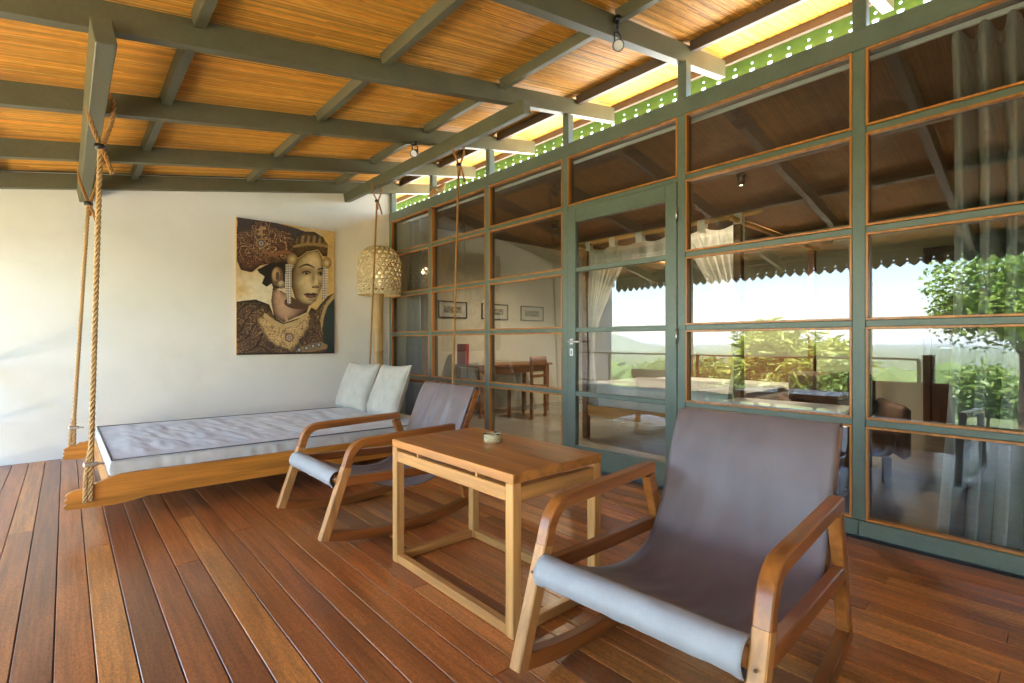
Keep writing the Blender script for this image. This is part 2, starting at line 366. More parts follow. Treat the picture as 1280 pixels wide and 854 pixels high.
def leaf_cloud(mb, centre, rx, n, size, long=2.2, droop=.3, shell=.55):
    cols = mb.c
    for i in range(n):
        d = Vector((random.gauss(0, 1), random.gauss(0, 1), random.gauss(0, 1))).normalized() * (shell + (1 - shell) * random.random()) * (1 + .25 * mnoise.noise(Vector((i * .37, centre[0], centre[1]))))
        p = Vector((centre[0] + d.x * rx[0], centre[1] + d.y * rx[1], centre[2] + d.z * rx[2]))
        u = Vector((random.gauss(0, 1), random.gauss(0, 1), random.gauss(-droop, .6))).normalized(); v_ = u.orthogonal().normalized()
        v_ = (Matrix.Rotation(random.random() * 2 * PI, 3, u) @ v_); L = size * random.uniform(.6, 1.3); W = L / long
        o = len(mb.v); mb.v += [tuple(p), tuple(p + u * L * .45 + v_ * W * .5), tuple(p + u * L), tuple(p + u * L * .45 - v_ * W * .5)]
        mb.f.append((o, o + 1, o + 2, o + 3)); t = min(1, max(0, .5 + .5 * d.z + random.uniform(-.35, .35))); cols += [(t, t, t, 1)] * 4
def tree(name, label, x_, y_, top, spread, n, size, leaf, group=None, long=2.2, clumps=9, cat='tree', stems=1, zlo=.42):
    gz = terrain(x_, y_); root = empty(name, (x_, y_, gz), 0, label, cat, group); H = top - gz
    tr_ = MB(); cr = MB(); cr.c = []
    for s_ in range(stems):
        lean = Vector((random.uniform(-.12, .12), random.uniform(-.12, .12), 1)) * H
        tr_.tube(smoothpath([(0, 0, -.3), (lean.x * .3, lean.y * .2, H * .4), (lean.x, lean.y, H * .85)], 4), [.09 * H / 3 * (1 - .085 * k) for k in range(9)], 7)
        for k in range(clumps):
            a = 2 * PI * k / clumps * 2.4 + random.random(); zz = H * random.uniform(zlo, .93); rr = spread * random.uniform(.15, .75) * (1.15 - zz / H * .7)
            c_ = Vector((lean.x * .6 + math.cos(a) * rr, lean.y * .6 + math.sin(a) * rr, zz))
            tr_.tube([(lean.x * zz / H * .7, lean.y * zz / H * .7, zz * .72), tuple(c_ * .6 + Vector((lean.x * .2, lean.y * .2, zz * .36))), tuple(c_)], [.035 * H / 3, .022 * H / 3, .008], 5)
            q = spread * random.uniform(.26, .46); leaf_cloud(cr, c_, (q, q, q * .75), n // clumps // stems, size, long)
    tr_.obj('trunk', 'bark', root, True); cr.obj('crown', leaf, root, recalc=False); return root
tree('bamboo_tree', 'feathery yellow green tree with the tallest plume beyond the railing', -7.3, 5.2, 1.45, 1.5, 3600, .34, 'leaf_yellow', 'trees beyond the railing', 5, 12, stems=2)
tree('bamboo_tree', 'smaller feathery pale tree right of the tallest plume', -8.2, 4.2, 1.25, 1.2, 2600, .34, 'leaf_yellow', 'trees beyond the railing', 5, 10)
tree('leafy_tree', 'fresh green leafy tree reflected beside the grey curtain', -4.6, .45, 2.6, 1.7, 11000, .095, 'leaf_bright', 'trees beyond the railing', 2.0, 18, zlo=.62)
for (x_, y_, t_, s_, lb) in ((-6.2, 6.6, .45, 1.3, 'low round shrub left of the feathery trees'), (-7.0, 3.1, .55, 1.2, 'low green shrub between feathery tree and leafy tree'), (-8.5, 1.2, .35, 1.5, 'low bush under the leafy tree'), (-9.5, -.8, .6, 1.7, 'rightmost bush on the slope, below the leafy tree crown'), (-11, 8.5, .5, 1.8, 'broad bush standing behind the feathery trees'), (-16, 14, -.1, 2.2, 'dark broad bush on the slope reflected in the glazed door')):
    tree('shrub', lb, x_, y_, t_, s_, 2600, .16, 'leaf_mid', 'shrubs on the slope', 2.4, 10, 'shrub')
for i, (x_, y_) in enumerate(((-95, 62), (-130, 60), (-118, 95))):
    gz = terrain(x_, y_) + 1.2; r = empty('far_house', (x_, y_, gz), random.random(), ['tiny red roofed house nearest in the valley', 'tiny red roofed house farther right in the valley', 'tiny red roofed house farthest left in the valley'][i], 'house', 'houses in the valley')
    MB().box((-4, -3, -1), (4, 3, 3)).obj('wall', 'plaster', r); MB().prism([(-3.6, 3), (3.6, 3), (0, 5.2)], -4.5, 4.5, lambda a, b, w_: (w_, a, b)).obj('roof', 'clay_tiles', r)

x = NT('bounce_gravel'); co = x.coords(); f = x.noise(co, 25, 4, .7); g = x.noise(co, .8, 4, .6)
x.col(x.mix(.6, x.ramp(g, [(.3, (.36, .31, .23)), (.7, (.46, .40, .31))]), x.ramp(f, [(.3, (.55, .53, .5)), (.7, (1.1, 1.1, 1.08))]), 'MULTIPLY')).rough(.95).bump(f, .6, .03)
struct(MB().box((-6.4, -14, -1.2), (-.9, 16, -.74)).obj('added_bounce_strip', 'bounce_gravel'))  # unseen tan strip, added to throw warm sunlight up onto the matting

hz = MB().box((-9100, -9100, -80), (9100, 9100, 60)).obj('haze', 'bounce_gravel'); stuff(hz, 'thin pale haze over the valley', 'haze')
x = NT('haze_air'); x.t.nodes.remove(x.b); pv = x.n('VolumePrincipled'); pv.inputs['Density'].default_value = .0001; pv.inputs['Color'].default_value = (.74, .85, 1, 1); x.l(pv.outputs[0], x.o.inputs['Volume'])
hz.data.materials.clear(); hz.data.materials.append(M['haze_air'])

# ------------------------------------------------------------------ veranda deck
deck = struct(empty('deck_floor', (0, 0, 0)))
P_ = .1055; bw = .1018
def board_mesh(L):
    t = .022; c_ = .002; hw = bw / 2
    prof = [(-hw, -t), (hw, -t), (hw, -c_), (hw - c_, 0), (-hw + c_, 0), (-hw, -c_)]
    return MB().prism(prof, 0, L, lambda a, b, w_: (a, w_, b)).mesh('floor_board', 'deck_wood')
nb = 0; x_ = 3.24 - P_ / 2
cache = {}
while x_ > -.62:
    y_ = Y0; first = True
    while y_ < YW - .01:
        L = random.choice((1.2, 1.6, 2.0, 2.4)) if x_ > 1.75 else random.choice((3.6, 4.2, 5.4, 7.7))
        if first: L = L * random.choice((.35, .6, .8, 1)) ; first = False
        L = round(L, 2)
        if y_ + L > YW - .4: L = round(YW - .004 - y_, 3)
        if L not in cache: cache[L] = board_mesh(L - .003)
        o = link('floor_board', cache[L], deck, (x_, y_, random.uniform(-.0012, .0008))); nb += 1
        y_ += L
    x_ -= P_
MB().box((-.66, Y0, -.17), (3.3, YW, -.024)).obj('joist_frame', 'under_dark', deck)
MB().box((-.70, Y0, -.26), (-.664, YW, -.001), .004).obj('edge_board', 'rail_wood', deck)
for y_ in (-1.2, .8, 2.8, 4.8, 6.0):
    MB().box((-.58, y_ - .08, -1.2), (-.42, y_ + .08, -.172), .01).obj('foundation_post', 'low_wall_plaster', deck)

# ------------------------------------------------------------------ end wall
tag(MB().prism([(XE - .02, -.9), (XG + .08, -.9), (XG + .08, rz(XG + .08) + .16), (XE - .02, rz(XE - .02) + .16)], YW, YW + .18, lambda a, b, w_: (a, w_, b)).obj('end_wall', 'plaster'), 'white plastered end wall behind the swing bed', 'wall')

tag(MB().prism([(XE - .02, -.9), (XG + .08, -.9), (XG + .08, rz(XG + .08) + .16), (XE - .02, rz(XE - .02) + .16)], Y0 - .2, Y0 - .02, lambda a, b, w_: (a, w_, b)).obj('near_end_wall', 'plaster'), 'white plastered wall closing the near end of the veranda', 'wall')

# ------------------------------------------------------------------ roof
roof = empty('veranda_roof', (0, 0, 0), 0, 'sloping veranda roof of green beams and orange reed matting', 'roof')
ang = math.atan(SL); XT = 4.08
def rafter(y_, w_=.062, dep=.135):
    return MB().prism([(XE, rz(XE)), (3.97, rz(3.97)), (3.97, rz(3.97) + dep), (XE, rz(XE) + dep)], y_ - w_ / 2, y_ + w_ / 2, lambda a, b, c_: (a, c_, b))
for y_ in GRID + [YW - .045]: rafter(y_).obj('rafter', 'sage_paint', roof)
MB().prism([(3.41, rz(3.41)), (3.97, rz(3.97)), (3.97, rz(3.97) + .135), (3.41, rz(3.41) + .135)], 7.25, 7.31, lambda a, b, c_: (a, c_, b)).obj('rafter', 'sage_paint', roof)
for k, x_ in enumerate((-1.5, -.5, .5, 1.53, 2.53, 3.43)):
    z_ = rz(x_) + .095
    for a, b in zip(GRID, GRID[1:] + [YW - .045]):
        MB().bar((x_, a + .031, z_ + .035), (x_, b - .031, z_ + .035), .055, .072, (-SL, 0, 1)).obj('purlin', 'sage_paint' if k < 5 else 'purlin_brown', roof)
MB().bar((4.02, Y0, rz(4.02) + .14), (4.02, 8.3, rz(4.02) + .14), .05, .06, (-SL, 0, 1)).obj('ridge_board', 'purlin_brown', roof)
def mat_panel(ya, yb, XE=XE):
    mb = MB(); mb.c = []; y_ = ya
    while y_ < yb:
        wd = random.uniform(.006, .013); xc = XE + .02 - random.random() * 1.2
        base = random.random()
        while xc < XT:
            L = random.uniform(.9, 2.6); xa, xb = max(xc, XE + .02), min(xc + L, XT)
            if xb - xa > .03:
                v_ = .64 + .44 * random.random() ** 1.2; hue = random.random()
                if random.random() < .05: v_ *= .48
                c_ = (.86 * v_, (.385 + .10 * hue) * v_, (.04 + .045 * hue) * v_, 1); dz = random.uniform(0, .004); wob = random.uniform(-.003, .003)
                o = len(mb.v); n_ = 4
                for i in range(n_ + 1):
                    t = i / n_; X_ = xa + (xb - xa) * t; z_ = rz(X_) + .176 - dz; yy = y_ + wob * math.sin(t * 5 + hue * 6)
                    mb.v += [(X_, yy, z_ + .006), (X_, yy + wd * .25, z_), (X_, yy + wd * .75, z_), (X_, yy + wd, z_ + .006)]; mb.c += [c_] * 4
                for i in range(n_):
                    for k in range(3): a = o + i * 4 + k; mb.f.append((a, a + 1, a + 5, a + 4))
            xc += L + .002
        y_ += wd * .93
    return mb
for a, b in zip([Y0] + GRID[1:], GRID[1:] + [YW]):
    stuff(mat_panel(a, b).obj('reed_mat', 'reed', roof, recalc=False))
stuff(mat_panel(YW, 8.28, 3.40).obj('reed_mat', 'reed', roof, recalc=False))
MB().prism([(XE - .05, rz(XE - .05) + .19), (XT + .03, rz(XT + .03) + .19), (XT + .03, rz(XT + .03) + .24), (XE - .05, rz(XE - .05) + .24)], Y0, 8.3, lambda a, b, c_: (a, c_, b)).obj('roof_sheet', 'roof_tile_sheet', roof)
def fascia(x_, ztop, h_, mat, y0, y1):
    cu = bpy.data.curves.new('fascia', 'CURVE'); cu.dimensions = '2D'; cu.fill_mode = 'BOTH'; cu.extrude = .008
    p = .137; n = int((y1 - y0) / p); zb = ztop - h_; out = [(y0, ztop)]
    def poly(pts):
        sp_ = cu.splines.new('POLY'); sp_.points.add(len(pts) - 1); sp_.use_cyclic_u = True
        for q, (a, b) in zip(sp_.points, pts): q.co = (a, b, 0, 1)
    for i in range(n):
        a = y0 + i * p; out += [(a + .008, zb + .062), (a + .022, zb + .058), (a + .016, zb + .040), (a + .034, zb + .034), (a + p / 2, zb), (a + p - .034, zb + .034), (a + p - .016, zb + .040), (a + p - .022, zb + .058), (a + p - .008, zb + .062)]
        if i: poly([(a + .011 * math.cos(t), zb + .105 + .011 * math.sin(t)) for t in [2 * PI * k / 8 for k in range(8)]])
        if i: poly([(a + p / 2 + .007 * math.cos(t), zb + .05 + .007 * math.sin(t)) for t in [2 * PI * k / 6 for k in range(6)]]) if False else None
    out.append((y0 + n * p, ztop)); poly(out)
    tmp = bpy.data.objects.new('tmp', cu); COL.objects.link(tmp); dg = bpy.context.evaluated_depsgraph_get(); dg.update()
    me = bpy.data.meshes.new_from_object(tmp.evaluated_get(dg)); bpy.data.objects.remove(tmp); me.materials.clear(); me.materials.append(M[mat])
    me.transform(Matrix(((0, 0, 1, x_), (1, 0, 0, 0), (0, 1, 0, 0), (0, 0, 0, 1)))); me.name = 'scalloped_fascia'
    return link('scalloped_fascia', me, roof)
fascia(XE - .012, rz(XE) + .185, .30, 'fascia_grey', Y0, YW - .005)
fascia(XT + .045, 3.425, .205, 'fascia_green', Y0, 8.3)
# beams that carry the swing bed
for (x_, mt) in ((.125, 'sage_paint'), (2.69, 'sage_paint')):
    z_ = rz(x_) - .002
    MB().bar((x_, 2.83, z_ - .055), (x_, YW - .005, z_ - .055), .078, .11, (-SL, 0, 1), .004).obj('swing_beam', mt, roof)

# ------------------------------------------------------------------ glazed wall
gw = empty('glass_wall', (XG, 0, 0), 0, 'green framed wall of window panes with orange wooden beads', 'window wall')
def gl(mb, name, mat, parent=gw, **k):
    mb.v = [(a - XG, b, c_) for a, b, c_ in mb.v] if parent is gw else mb.v
    return mb.obj(name, mat, parent, **k)
FX0, FX1 = 3.30, 3.37
gl(MB().box((3.285, Y0, 2.705), (3.385, YW - .002, 2.82), .004), 'header', 'sage_frame')
SILLS = [-1.42, -.32, .78, 1.855, 2.975, 4.07, 5.16, 6.165]
for a, b in zip(SILLS, SILLS[1:]):
    if abs(a - 1.855) < .01: continue
    gl(MB().box((3.278, a + .001, 0.001), (3.39, b - .001, .088), .004), 'sill', 'sage_frame')
HB = [.63, 1.18, 1.70, 2.253]; ROWS = [.088] + HB + [2.705]; PW = .062; BW = .036
for y_ in SILLS:
    gl(MB().box((FX0 - .006, y_ - PW / 2, .0885), (FX1 + .006, y_ + PW / 2, 2.7045), .003), 'post', 'sage_frame')
    gl(MB().box((3.30, y_ - .034, 2.8205), (3.368, y_ + .034, rz(3.335) - .004), .003), 'stub_post', 'sage_frame')
def bead_frame(ya, yb, za, zb, wd=.013):
    mb = MB(); xa, xb = FX0 - .009, FX0 + .030
    for (q0, q1) in (((xa, ya, za), (xb, yb, za + wd)), ((xa, ya, zb - wd), (xb, yb, zb)), ((xa, ya, za + wd + .0005), (xb, ya + wd, zb - wd - .0005)), ((xa, yb - wd, za + wd + .0005), (xb, yb, zb - wd - .0005))): mb.box(q0, q1, .002)
    return mb
for a, b in zip(SILLS, SILLS[1:]):
    door = abs(a - 1.855) < .01; ya, yb = a + PW / 2 + .0005, b - PW / 2 - .0005
    for k in range(5):
        if door and k < 4: continue
        za = ROWS[k] + (BW / 2 if k else 0) + .0005; zb = ROWS[k + 1] - (BW / 2 if k < 4 else 0) - .0005
        gl(bead_frame(ya, yb, za, zb), 'glazing_bead', 'bead_wood')
        gl(MB().box((3.336, ya + .004, za + .004), (3.341, yb - .004, zb - .004)), 'pane', 'window_glass')
    for z_ in HB:
        if door and z_ < 2.2: continue
        gl(MB().box((FX0, ya, z_ - BW / 2), (FX1, yb, z_ + BW / 2), .003), 'glazing_bar', 'sage_frame')
# door
dr = empty('glazed_door', (XG, 2.415, 0), 0, 'tall green glazed door with steel lever handle and four bars', 'door')
def dp(mb, name, mat, **k): mb.v = [(a - XG, b - 2.415, c_) for a, b, c_ in mb.v]; return mb.obj(name, mat, dr, **k)
D0, D1 = 1.889, 2.941; DX0, DX1 = 3.288, 3.338; ST = .092
for a, b in ((D0, D0 + ST), (D1 - ST, D1)): dp(MB().box((DX0, a, .012), (DX1, b, 2.232), .003), 'stile', 'sage_frame')
dp(MB().box((DX0, D0 + ST, .012), (DX1, D1 - ST, .185), .003), 'bottom_rail', 'sage_frame'); dp(MB().box((DX0, D0 + ST, 2.115), (DX1, D1 - ST, 2.232), .003), 'top_rail', 'sage_frame')
for z_ in HB[:3]: dp(MB().box((DX0 + .004, D0 + ST, z_ - .019), (DX1 - .004, D1 - ST, z_ + .019), .003), 'door_bar', 'sage_frame')
DR = [.185] + HB[:3] + [2.115]
for k in range(4): dp(MB().box((3.310, D0 + ST + .002, DR[k] + (.021 if k else .002)), (3.315, D1 - ST - .002, DR[k + 1] - (.021 if k < 3 else .002))), 'pane', 'window_glass')
hy = D1 - .05
pl = dp(MB().box((DX0 - .006, hy - .018, 1.055), (DX0 - .0005, hy + .018, 1.105), .002), 'handle_plate', 'steel')
dp(MB().box((DX0 - .006, hy - .018, .955), (DX0 - .0005, hy + .018, 1.02), .002), 'lock_plate', 'steel')
dp(MB().box((DX0 - .008, hy - .005, .97), (DX0 - .0062, hy + .005, 1.0), .001), 'keyhole', 'black_metal')
dp(MB().tube(smoothpath([(DX0 - .005, hy, 1.08), (DX0 - .045, hy, 1.08), (DX0 - .055, hy - .03, 1.08), (DX0 - .05, hy - .13, 1.078)], 5), .009, 10), 'handle', 'steel', smooth=True)
for z_ in (.35, 1.12, 2.0): dp(MB().tube([(DX0 - .008, D0 - .004, z_ - .05), (DX0 - .008, D0 - .004, z_ + .05)], .008, 8), 'hinge', 'steel', smooth=True)

# ------------------------------------------------------------------ room behind the glass
RX1 = 8.3
struct(MB().box((3.395, Y0, -.15), (RX1, YW, -.012)).obj('room_floor', 'tile_floor'))
struct(MB().box((3.40, Y0 - .1, 2.788), (RX1 + .2, 9.5, 2.835)).obj('room_roof', 'roof_concrete'))
struct(MB().box((3.40, Y0, 2.74), (RX1 - .001, YW - .001, 2.784)).obj('room_ceiling', 'dark_wood'))
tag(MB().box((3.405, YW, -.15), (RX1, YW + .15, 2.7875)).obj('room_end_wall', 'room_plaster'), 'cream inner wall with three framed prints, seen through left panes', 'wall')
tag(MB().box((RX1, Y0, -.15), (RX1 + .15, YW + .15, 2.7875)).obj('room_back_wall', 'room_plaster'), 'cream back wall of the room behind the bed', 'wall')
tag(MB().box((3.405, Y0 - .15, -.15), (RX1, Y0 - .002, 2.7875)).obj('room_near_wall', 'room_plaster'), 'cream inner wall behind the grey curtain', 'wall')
d_ = empty('inner_door', (RX1 - .02, .75, 0), 0, 'brown wooden door in the back wall beside grey curtain', 'door')
MB().box((-.03, -.42, 0), (.015, .42, 2.2), .004).obj('leaf', 'dark_wood', d_); MB().box((-.05, .425, 0), (.018, .50, 2.28), .004).obj('jamb', 'dark_wood', d_); MB().box((-.05, -.50, 0), (.018, -.425, 2.28), .004).obj('jamb', 'dark_wood', d_); MB().box((-.05, -.424, 2.205), (.018, .424, 2.28), .004).obj('lintel', 'dark_wood', d_)
MB().tube([(-.03, .33, 1.0), (-.08, .33, 1.0), (-.08, .22, 1.0)], .01, 8).obj('handle', 'steel', d_)
# canopy bed
bed = empty('canopy_bed', (5.4, 2.8, 0), 0, 'canopy bed with white linen and bamboo poles inside the room', 'bed')
B = lambda a, b: ((a[0] - 5.4, a[1] - 2.8, a[2]), (b[0] - 5.4, b[1] - 2.8, b[2]))
for a in (4.42, 6.32):
    for b in (1.92, 3.66): MB().box(*B((a, b, -.01), (a + .07, b + .07, 2.12)), .006).obj('post', 'mid_wood', bed)
MB().box(*B((4.43, 1.992, .24), (4.475, 3.658, .36)), .005).obj('side_rail', 'teak_light_y', bed); MB().box(*B((6.33, 1.992, .24), (6.375, 3.658, .9)), .005).obj('headboard', 'mid_wood', bed)
mt_ = MB().box(*B((4.48, 1.96, .30), (6.32, 3.69, .60)), .04).obj('mattress', 'bed_linen', bed, True)
MB().grid(30, 30, lambda u, v: (-.97 + 1.2 * u, -.86 + 1.77 * v, .612 + .012 * mnoise.noise(Vector((u * 6, v * 8, 2))))).obj('blanket', 'grey_cushion', bed, True)
for (p, q) in (((4.45, 1.75, 2.2), (4.45, 3.85, 2.2)), ((6.35, 1.75, 2.2), (6.35, 3.85, 2.2))): MB().tube([Vector(p) - Vector((5.4, 2.8, 0)), Vector(q) - Vector((5.4, 2.8, 0))], .026, 10).obj('canopy_pole', 'bamboo_rod', bed, True)
for y_ in (1.95, 3.69): MB().tube([(-1.1, y_ - 2.8, 2.15), (1.1, y_ - 2.8, 2.15)], .024, 10).obj('canopy_pole', 'bamboo_rod', bed, True)
net = empty('bed_net', (4.45, 2.8, 2.2), 0, 'white tab top netting tied back around the canopy bed', 'bed net')
for k in range(6):
    y_ = -.85 + k * .34; MB().grid(3, 10, lambda u, v: (.034 * math.cos(v * 2 * PI), y_ + (u - .5) * .075, -.01 + .034 * math.sin(v * 2 * PI) - (.05 if math.sin(v * 2 * PI) < -.4 else 0))).obj('tab', 'bed_linen', net, True)
def val(u, v):
    y_ = -.9 + 1.8 * u; sag = .045 * abs(math.sin((y_ + .85) / .34 * PI)); return (.018 * math.sin(u * 60) * (.3 + v) , y_, -.055 - sag - v * (.26 - sag))
modify(MB().grid(140, 8, val).obj('valance', 'sheer_net', net, True))
def drape(yc, ye, side):
    def fn(u, v):   # u across the cloth, v down
        g = math.exp(-((v - .62) / .16) ** 2)          # tied at about two thirds
        wdt = .62 * (1 - v / .62) ** 1.3 if v < .62 else 0
        spread = max(wdt, .07) + (.14 * ((v - .62) / .38) if v > .62 else 0)
        y_ = yc + side * spread * (u - (.08 if v < .62 else .35)); fold = .03 * math.sin(u * 44) * (1 - .5 * g) + .012 * math.sin(u * 97)
        return (fold + .03, y_, -.12 - v * 1.82)
    return fn
MB().grid(90, 40, drape(.86, 0, -1)).obj('drape', 'sheer_net', net, True); MB().grid(90, 40, drape(-.84, 0, 1)).obj('drape', 'sheer_net', net, True)
# desk, chair, prints
dk = empty('desk', (5.05, 5.82, -.012), 0, 'dark wooden desk against the inner end wall', 'desk')
MB().box((-.75, -.32, .72), (.75, .32, .755), .004).obj('top', 'mid_wood', dk); MB().box((-.70, -.28, .62), (.70, -.26, .719), .003).obj('apron', 'mid_wood', dk)
for a in (-.70, .65):
    for b in (-.29, .24): MB().box((a, b, 0), (a + .05, b + .05, .719), .004).obj('leg', 'mid_wood', dk)
chb = empty('desk_chair', (5.0, 5.25, -.012), .25, 'wooden desk chair with curved back in front of desk', 'chair')
MB().box((-.22, -.22, .43), (.22, .22, .46), .01).obj('seat', 'mid_wood', chb)
for a in (-.21, .17):
    MB().box((a, -.21, 0), (a + .04, -.17, .86), .004).obj('rear_leg', 'mid_wood', chb); MB().box((a, .17, 0), (a + .04, .21, .429), .004).obj('front_leg', 'mid_wood', chb)
modify(MB().grid(10, 3, lambda u, v: (-.22 + .44 * u, -.19 - .05 * math.sin(u * PI), .74 + .14 * v)).obj('backrest', 'mid_wood', chb, True), ('SOLIDIFY', dict(thickness=.018))); MB().box((-.169, -.2, .58), (.169, -.18, .62), .003).obj('back_slat', 'mid_wood', chb)
mg = empty('magazine', (4.55, 5.8, .743), .2, 'pale magazine lying on the left of the desk', 'magazine'); MB().box((-.14, -.1, .0), (.14, .1, .02), .002).obj('cover', 'paper', mg); MB().box((-.10, -.06, .0205), (.1, .06, .0215)).obj('picture', 'print_ink', mg)
rb = tag(MB().box((-.03, -.11, 0), (.03, .11, .30), .004).obj('red_folder', 'red_book'), 'red folder standing on the desk by the curtain', 'folder'); rb.location = (4.36, 5.95, .743)
for k, (xa, xb) in enumerate(((4.08, 4.60), (4.89, 5.44), (5.73, 6.27))):
    f_ = empty('framed_print', ((xa + xb) / 2, YW - .004, 1.56), 0, ['framed print nearest the glass on the inner wall', 'middle one of three framed prints on the inner wall', 'framed print farthest right on the inner wall'][k], 'picture', 'framed prints')
    hw = (xb - xa) / 2; hh = .125; mb = MB()
    for q0, q1 in (((-hw, -.022, -hh), (hw, 0, -hh + .014)), ((-hw, -.022, hh - .014), (hw, 0, hh)), ((-hw, -.022, -hh + .0145), (-hw + .014, 0, hh - .0145)), ((hw - .014, -.022, -hh + .0145), (hw, 0, hh - .0145))): mb.box(q0, q1, .002)
    mb.obj('frame', 'frame_black', f_); MB().box((-hw + .0145, -.008, -hh + .0145), (hw - .0145, -.002, hh - .0145)).obj('mount', 'paper', f_); MB().box((-hw + .1, -.0095, -.05), (hw - .1, -.0082, .05)).obj('print', 'print_ink', f_)
# chest, armchair
ct = empty('storage_chest', (4.1, 1.45, -.012), rad(4), 'dark chest with white top in front of the bed', 'chest')
MB().box((-.2, -.4, .05), (.2, .4, .585), .01).obj('body', 'dark_wood', ct); MB().box((-.22, -.42, .586), (.22, .42, .615), .006).obj('top', 'bed_linen', ct)
for a in (-.19, .13):
    for b in (-.38, .32): MB().box((a, b, 0), (a + .06, b + .06, .0495)).obj('foot', 'dark_wood', ct)
ac = empty('armchair', (4.85, 1.3, -.012), rad(25), 'brown leather armchair beside the dark chest', 'armchair')
MB().box((-.33, -.33, .2), (.33, .33, .42), .05).obj('seat', 'cushion_brown', ac, True); MB().box((.22, -.33, .421), (.38, .33, .82), .05).obj('backrest', 'cushion_brown', ac, True)
for b in (-.42, .335): MB().box((-.33, b, .2), (.36, b + .085, .60), .03).obj('arm', 'cushion_brown', ac, True)
for a in (-.3, .25):
    for b in (-.3, .25): MB().box((a, b, 0), (a + .05, b + .05, .199)).obj('leg', 'dark_wood', ac)
# curtains and their track
def curtain(y0, y1, label, seed):
    o = empty('curtain', (3.56, (y0 + y1) / 2, 0), 0, label, 'curtain', 'grey curtains'); W = (y1 - y0); nf = max(4, int(W / .10))
    def fn(u, v):
        ph = u * nf * 2 * PI + seed; amp = (.085 + .03 * v) * (1 + .35 * math.sin(u * 9 + seed)); fl = .10 * v * v
        y_ = -W / 2 + W * u + .018 * math.sin(ph * 2 + 1) * v; x_ = amp * (lambda q: math.copysign(abs(q) ** .7, q))(math.sin(ph + .7 * mnoise.noise(Vector((u * 4, v * 1.2, seed))))) + .012 * mnoise.noise(Vector((u * 15, v * 3, seed)))
        return (x_, y_ * (1 - .04 * math.sin(v * PI)) + (u - .5) * fl, 2.70 - v * 2.69)
    c_ = modify(MB().grid(nf * 14, 30, fn).obj('cloth', 'curtain_fabric', o, True), ('SOLIDIFY', dict(thickness=.003)))
    hd = modify(MB().grid(nf * 14, 3, lambda u, v: (fn(u, 0)[0] * .9 - .008, fn(u, 0)[1], 2.705 - v * .07)).obj('heading_tape', 'curtain_fabric', o, True), ('SOLIDIFY', dict(thickness=.003)))
curtain(-1.0, .42, 'long grey curtain gathered behind the rightmost panes', .4); curtain(5.62, 6.12, 'narrow grey curtain bunched in the corner by the lamp', 2.1)
tk = tag(MB().bar((3.47, -1.4, 2.717), (3.47, 6.16, 2.717), .022, .026).obj('curtain_track', 'alu_white'), 'white curtain track along the top of the glass wall', 'curtain track')
# lit pendant downlights in the room
for k, (x_, y_, lb) in enumerate(((5.0, 2.17, 'small lit pendant lamp above the bed corner pole'), (5.0, 4.7, 'small lit pendant lamp left of the glazed door'), (6.6, 3.4, 'small lit pendant lamp deep in the room behind the door'))):
    p = empty('pendant_lamp', (x_, y_, 2.739), 0, lb, 'lamp', 'pendant lamps'); zb = -.05
    MB().lathe([(.001, 0), (.05, 0), (.05, -.02), (.001, -.02)], 16).obj('ceiling_rose', 'black_metal', p, True)
    MB().lathe([(.035, -.02), (.035, -.115), (.031, -.115), (.031, -.03)], 16).obj('can', 'black_metal', p, True)
    MB().lathe([(.001, -.10), (.03, -.10)], 16).obj('lens', 'lamp_glow', p)
    ld = bpy.data.lights.new('bulb', 'SPOT'); ld.energy = 8; ld.spot_size = rad(150); ld.spot_blend = .8; ld.color = (1, .80, .56); ld.shadow_soft_size = .03
    lo = bpy.data.objects.new('bulb', ld); COL.objects.link(lo); lo.parent = p; lo.location = (0, 0, -.12)

# ------------------------------------------------------------------ railing and low wall (behind the viewer, mirrored in the glass)
rl = empty('deck_railing', (XR, 3.8, 0), 0, 'dark slim railing along the outer deck edge, mirrored in the glass', 'railing')
MB().box((-.02, 1.12 - 3.8, .862), (.02, YW - 3.805, .888), .004).obj('top_rail', 'rail_metal', rl); MB().box((-.012, 1.15 - 3.8, .37), (.012, YW - 3.805, .392), .003).obj('bottom_rail', 'rail_metal', rl)
for y_ in (1.13, 2.19, 3.8, 5.42): MB().box((-.0185, y_ - 3.8185, .001), (.0185, y_ - 3.7815, .8615), .003).obj('post', 'rail_metal', rl)
tag(MB().box((XR - .1, 1.16, .001), (XR + .04, 1.62, .365), .006).obj('low_wall', 'low_wall_plaster'), 'low grey plastered wall under the railing end', 'wall')
lc = empty('corner_post', (XR - .02, 1.05, 0), 0, 'dark square corner post at the end of the railing', 'post'); MB().box((-.05, -.05, .001), (.05, .05, .93), .006).obj('shaft', 'sage_frame', lc); MB().box((-.07, -.07, .0012), (.07, .07, .10), .006).obj('base', 'sage_frame', lc)

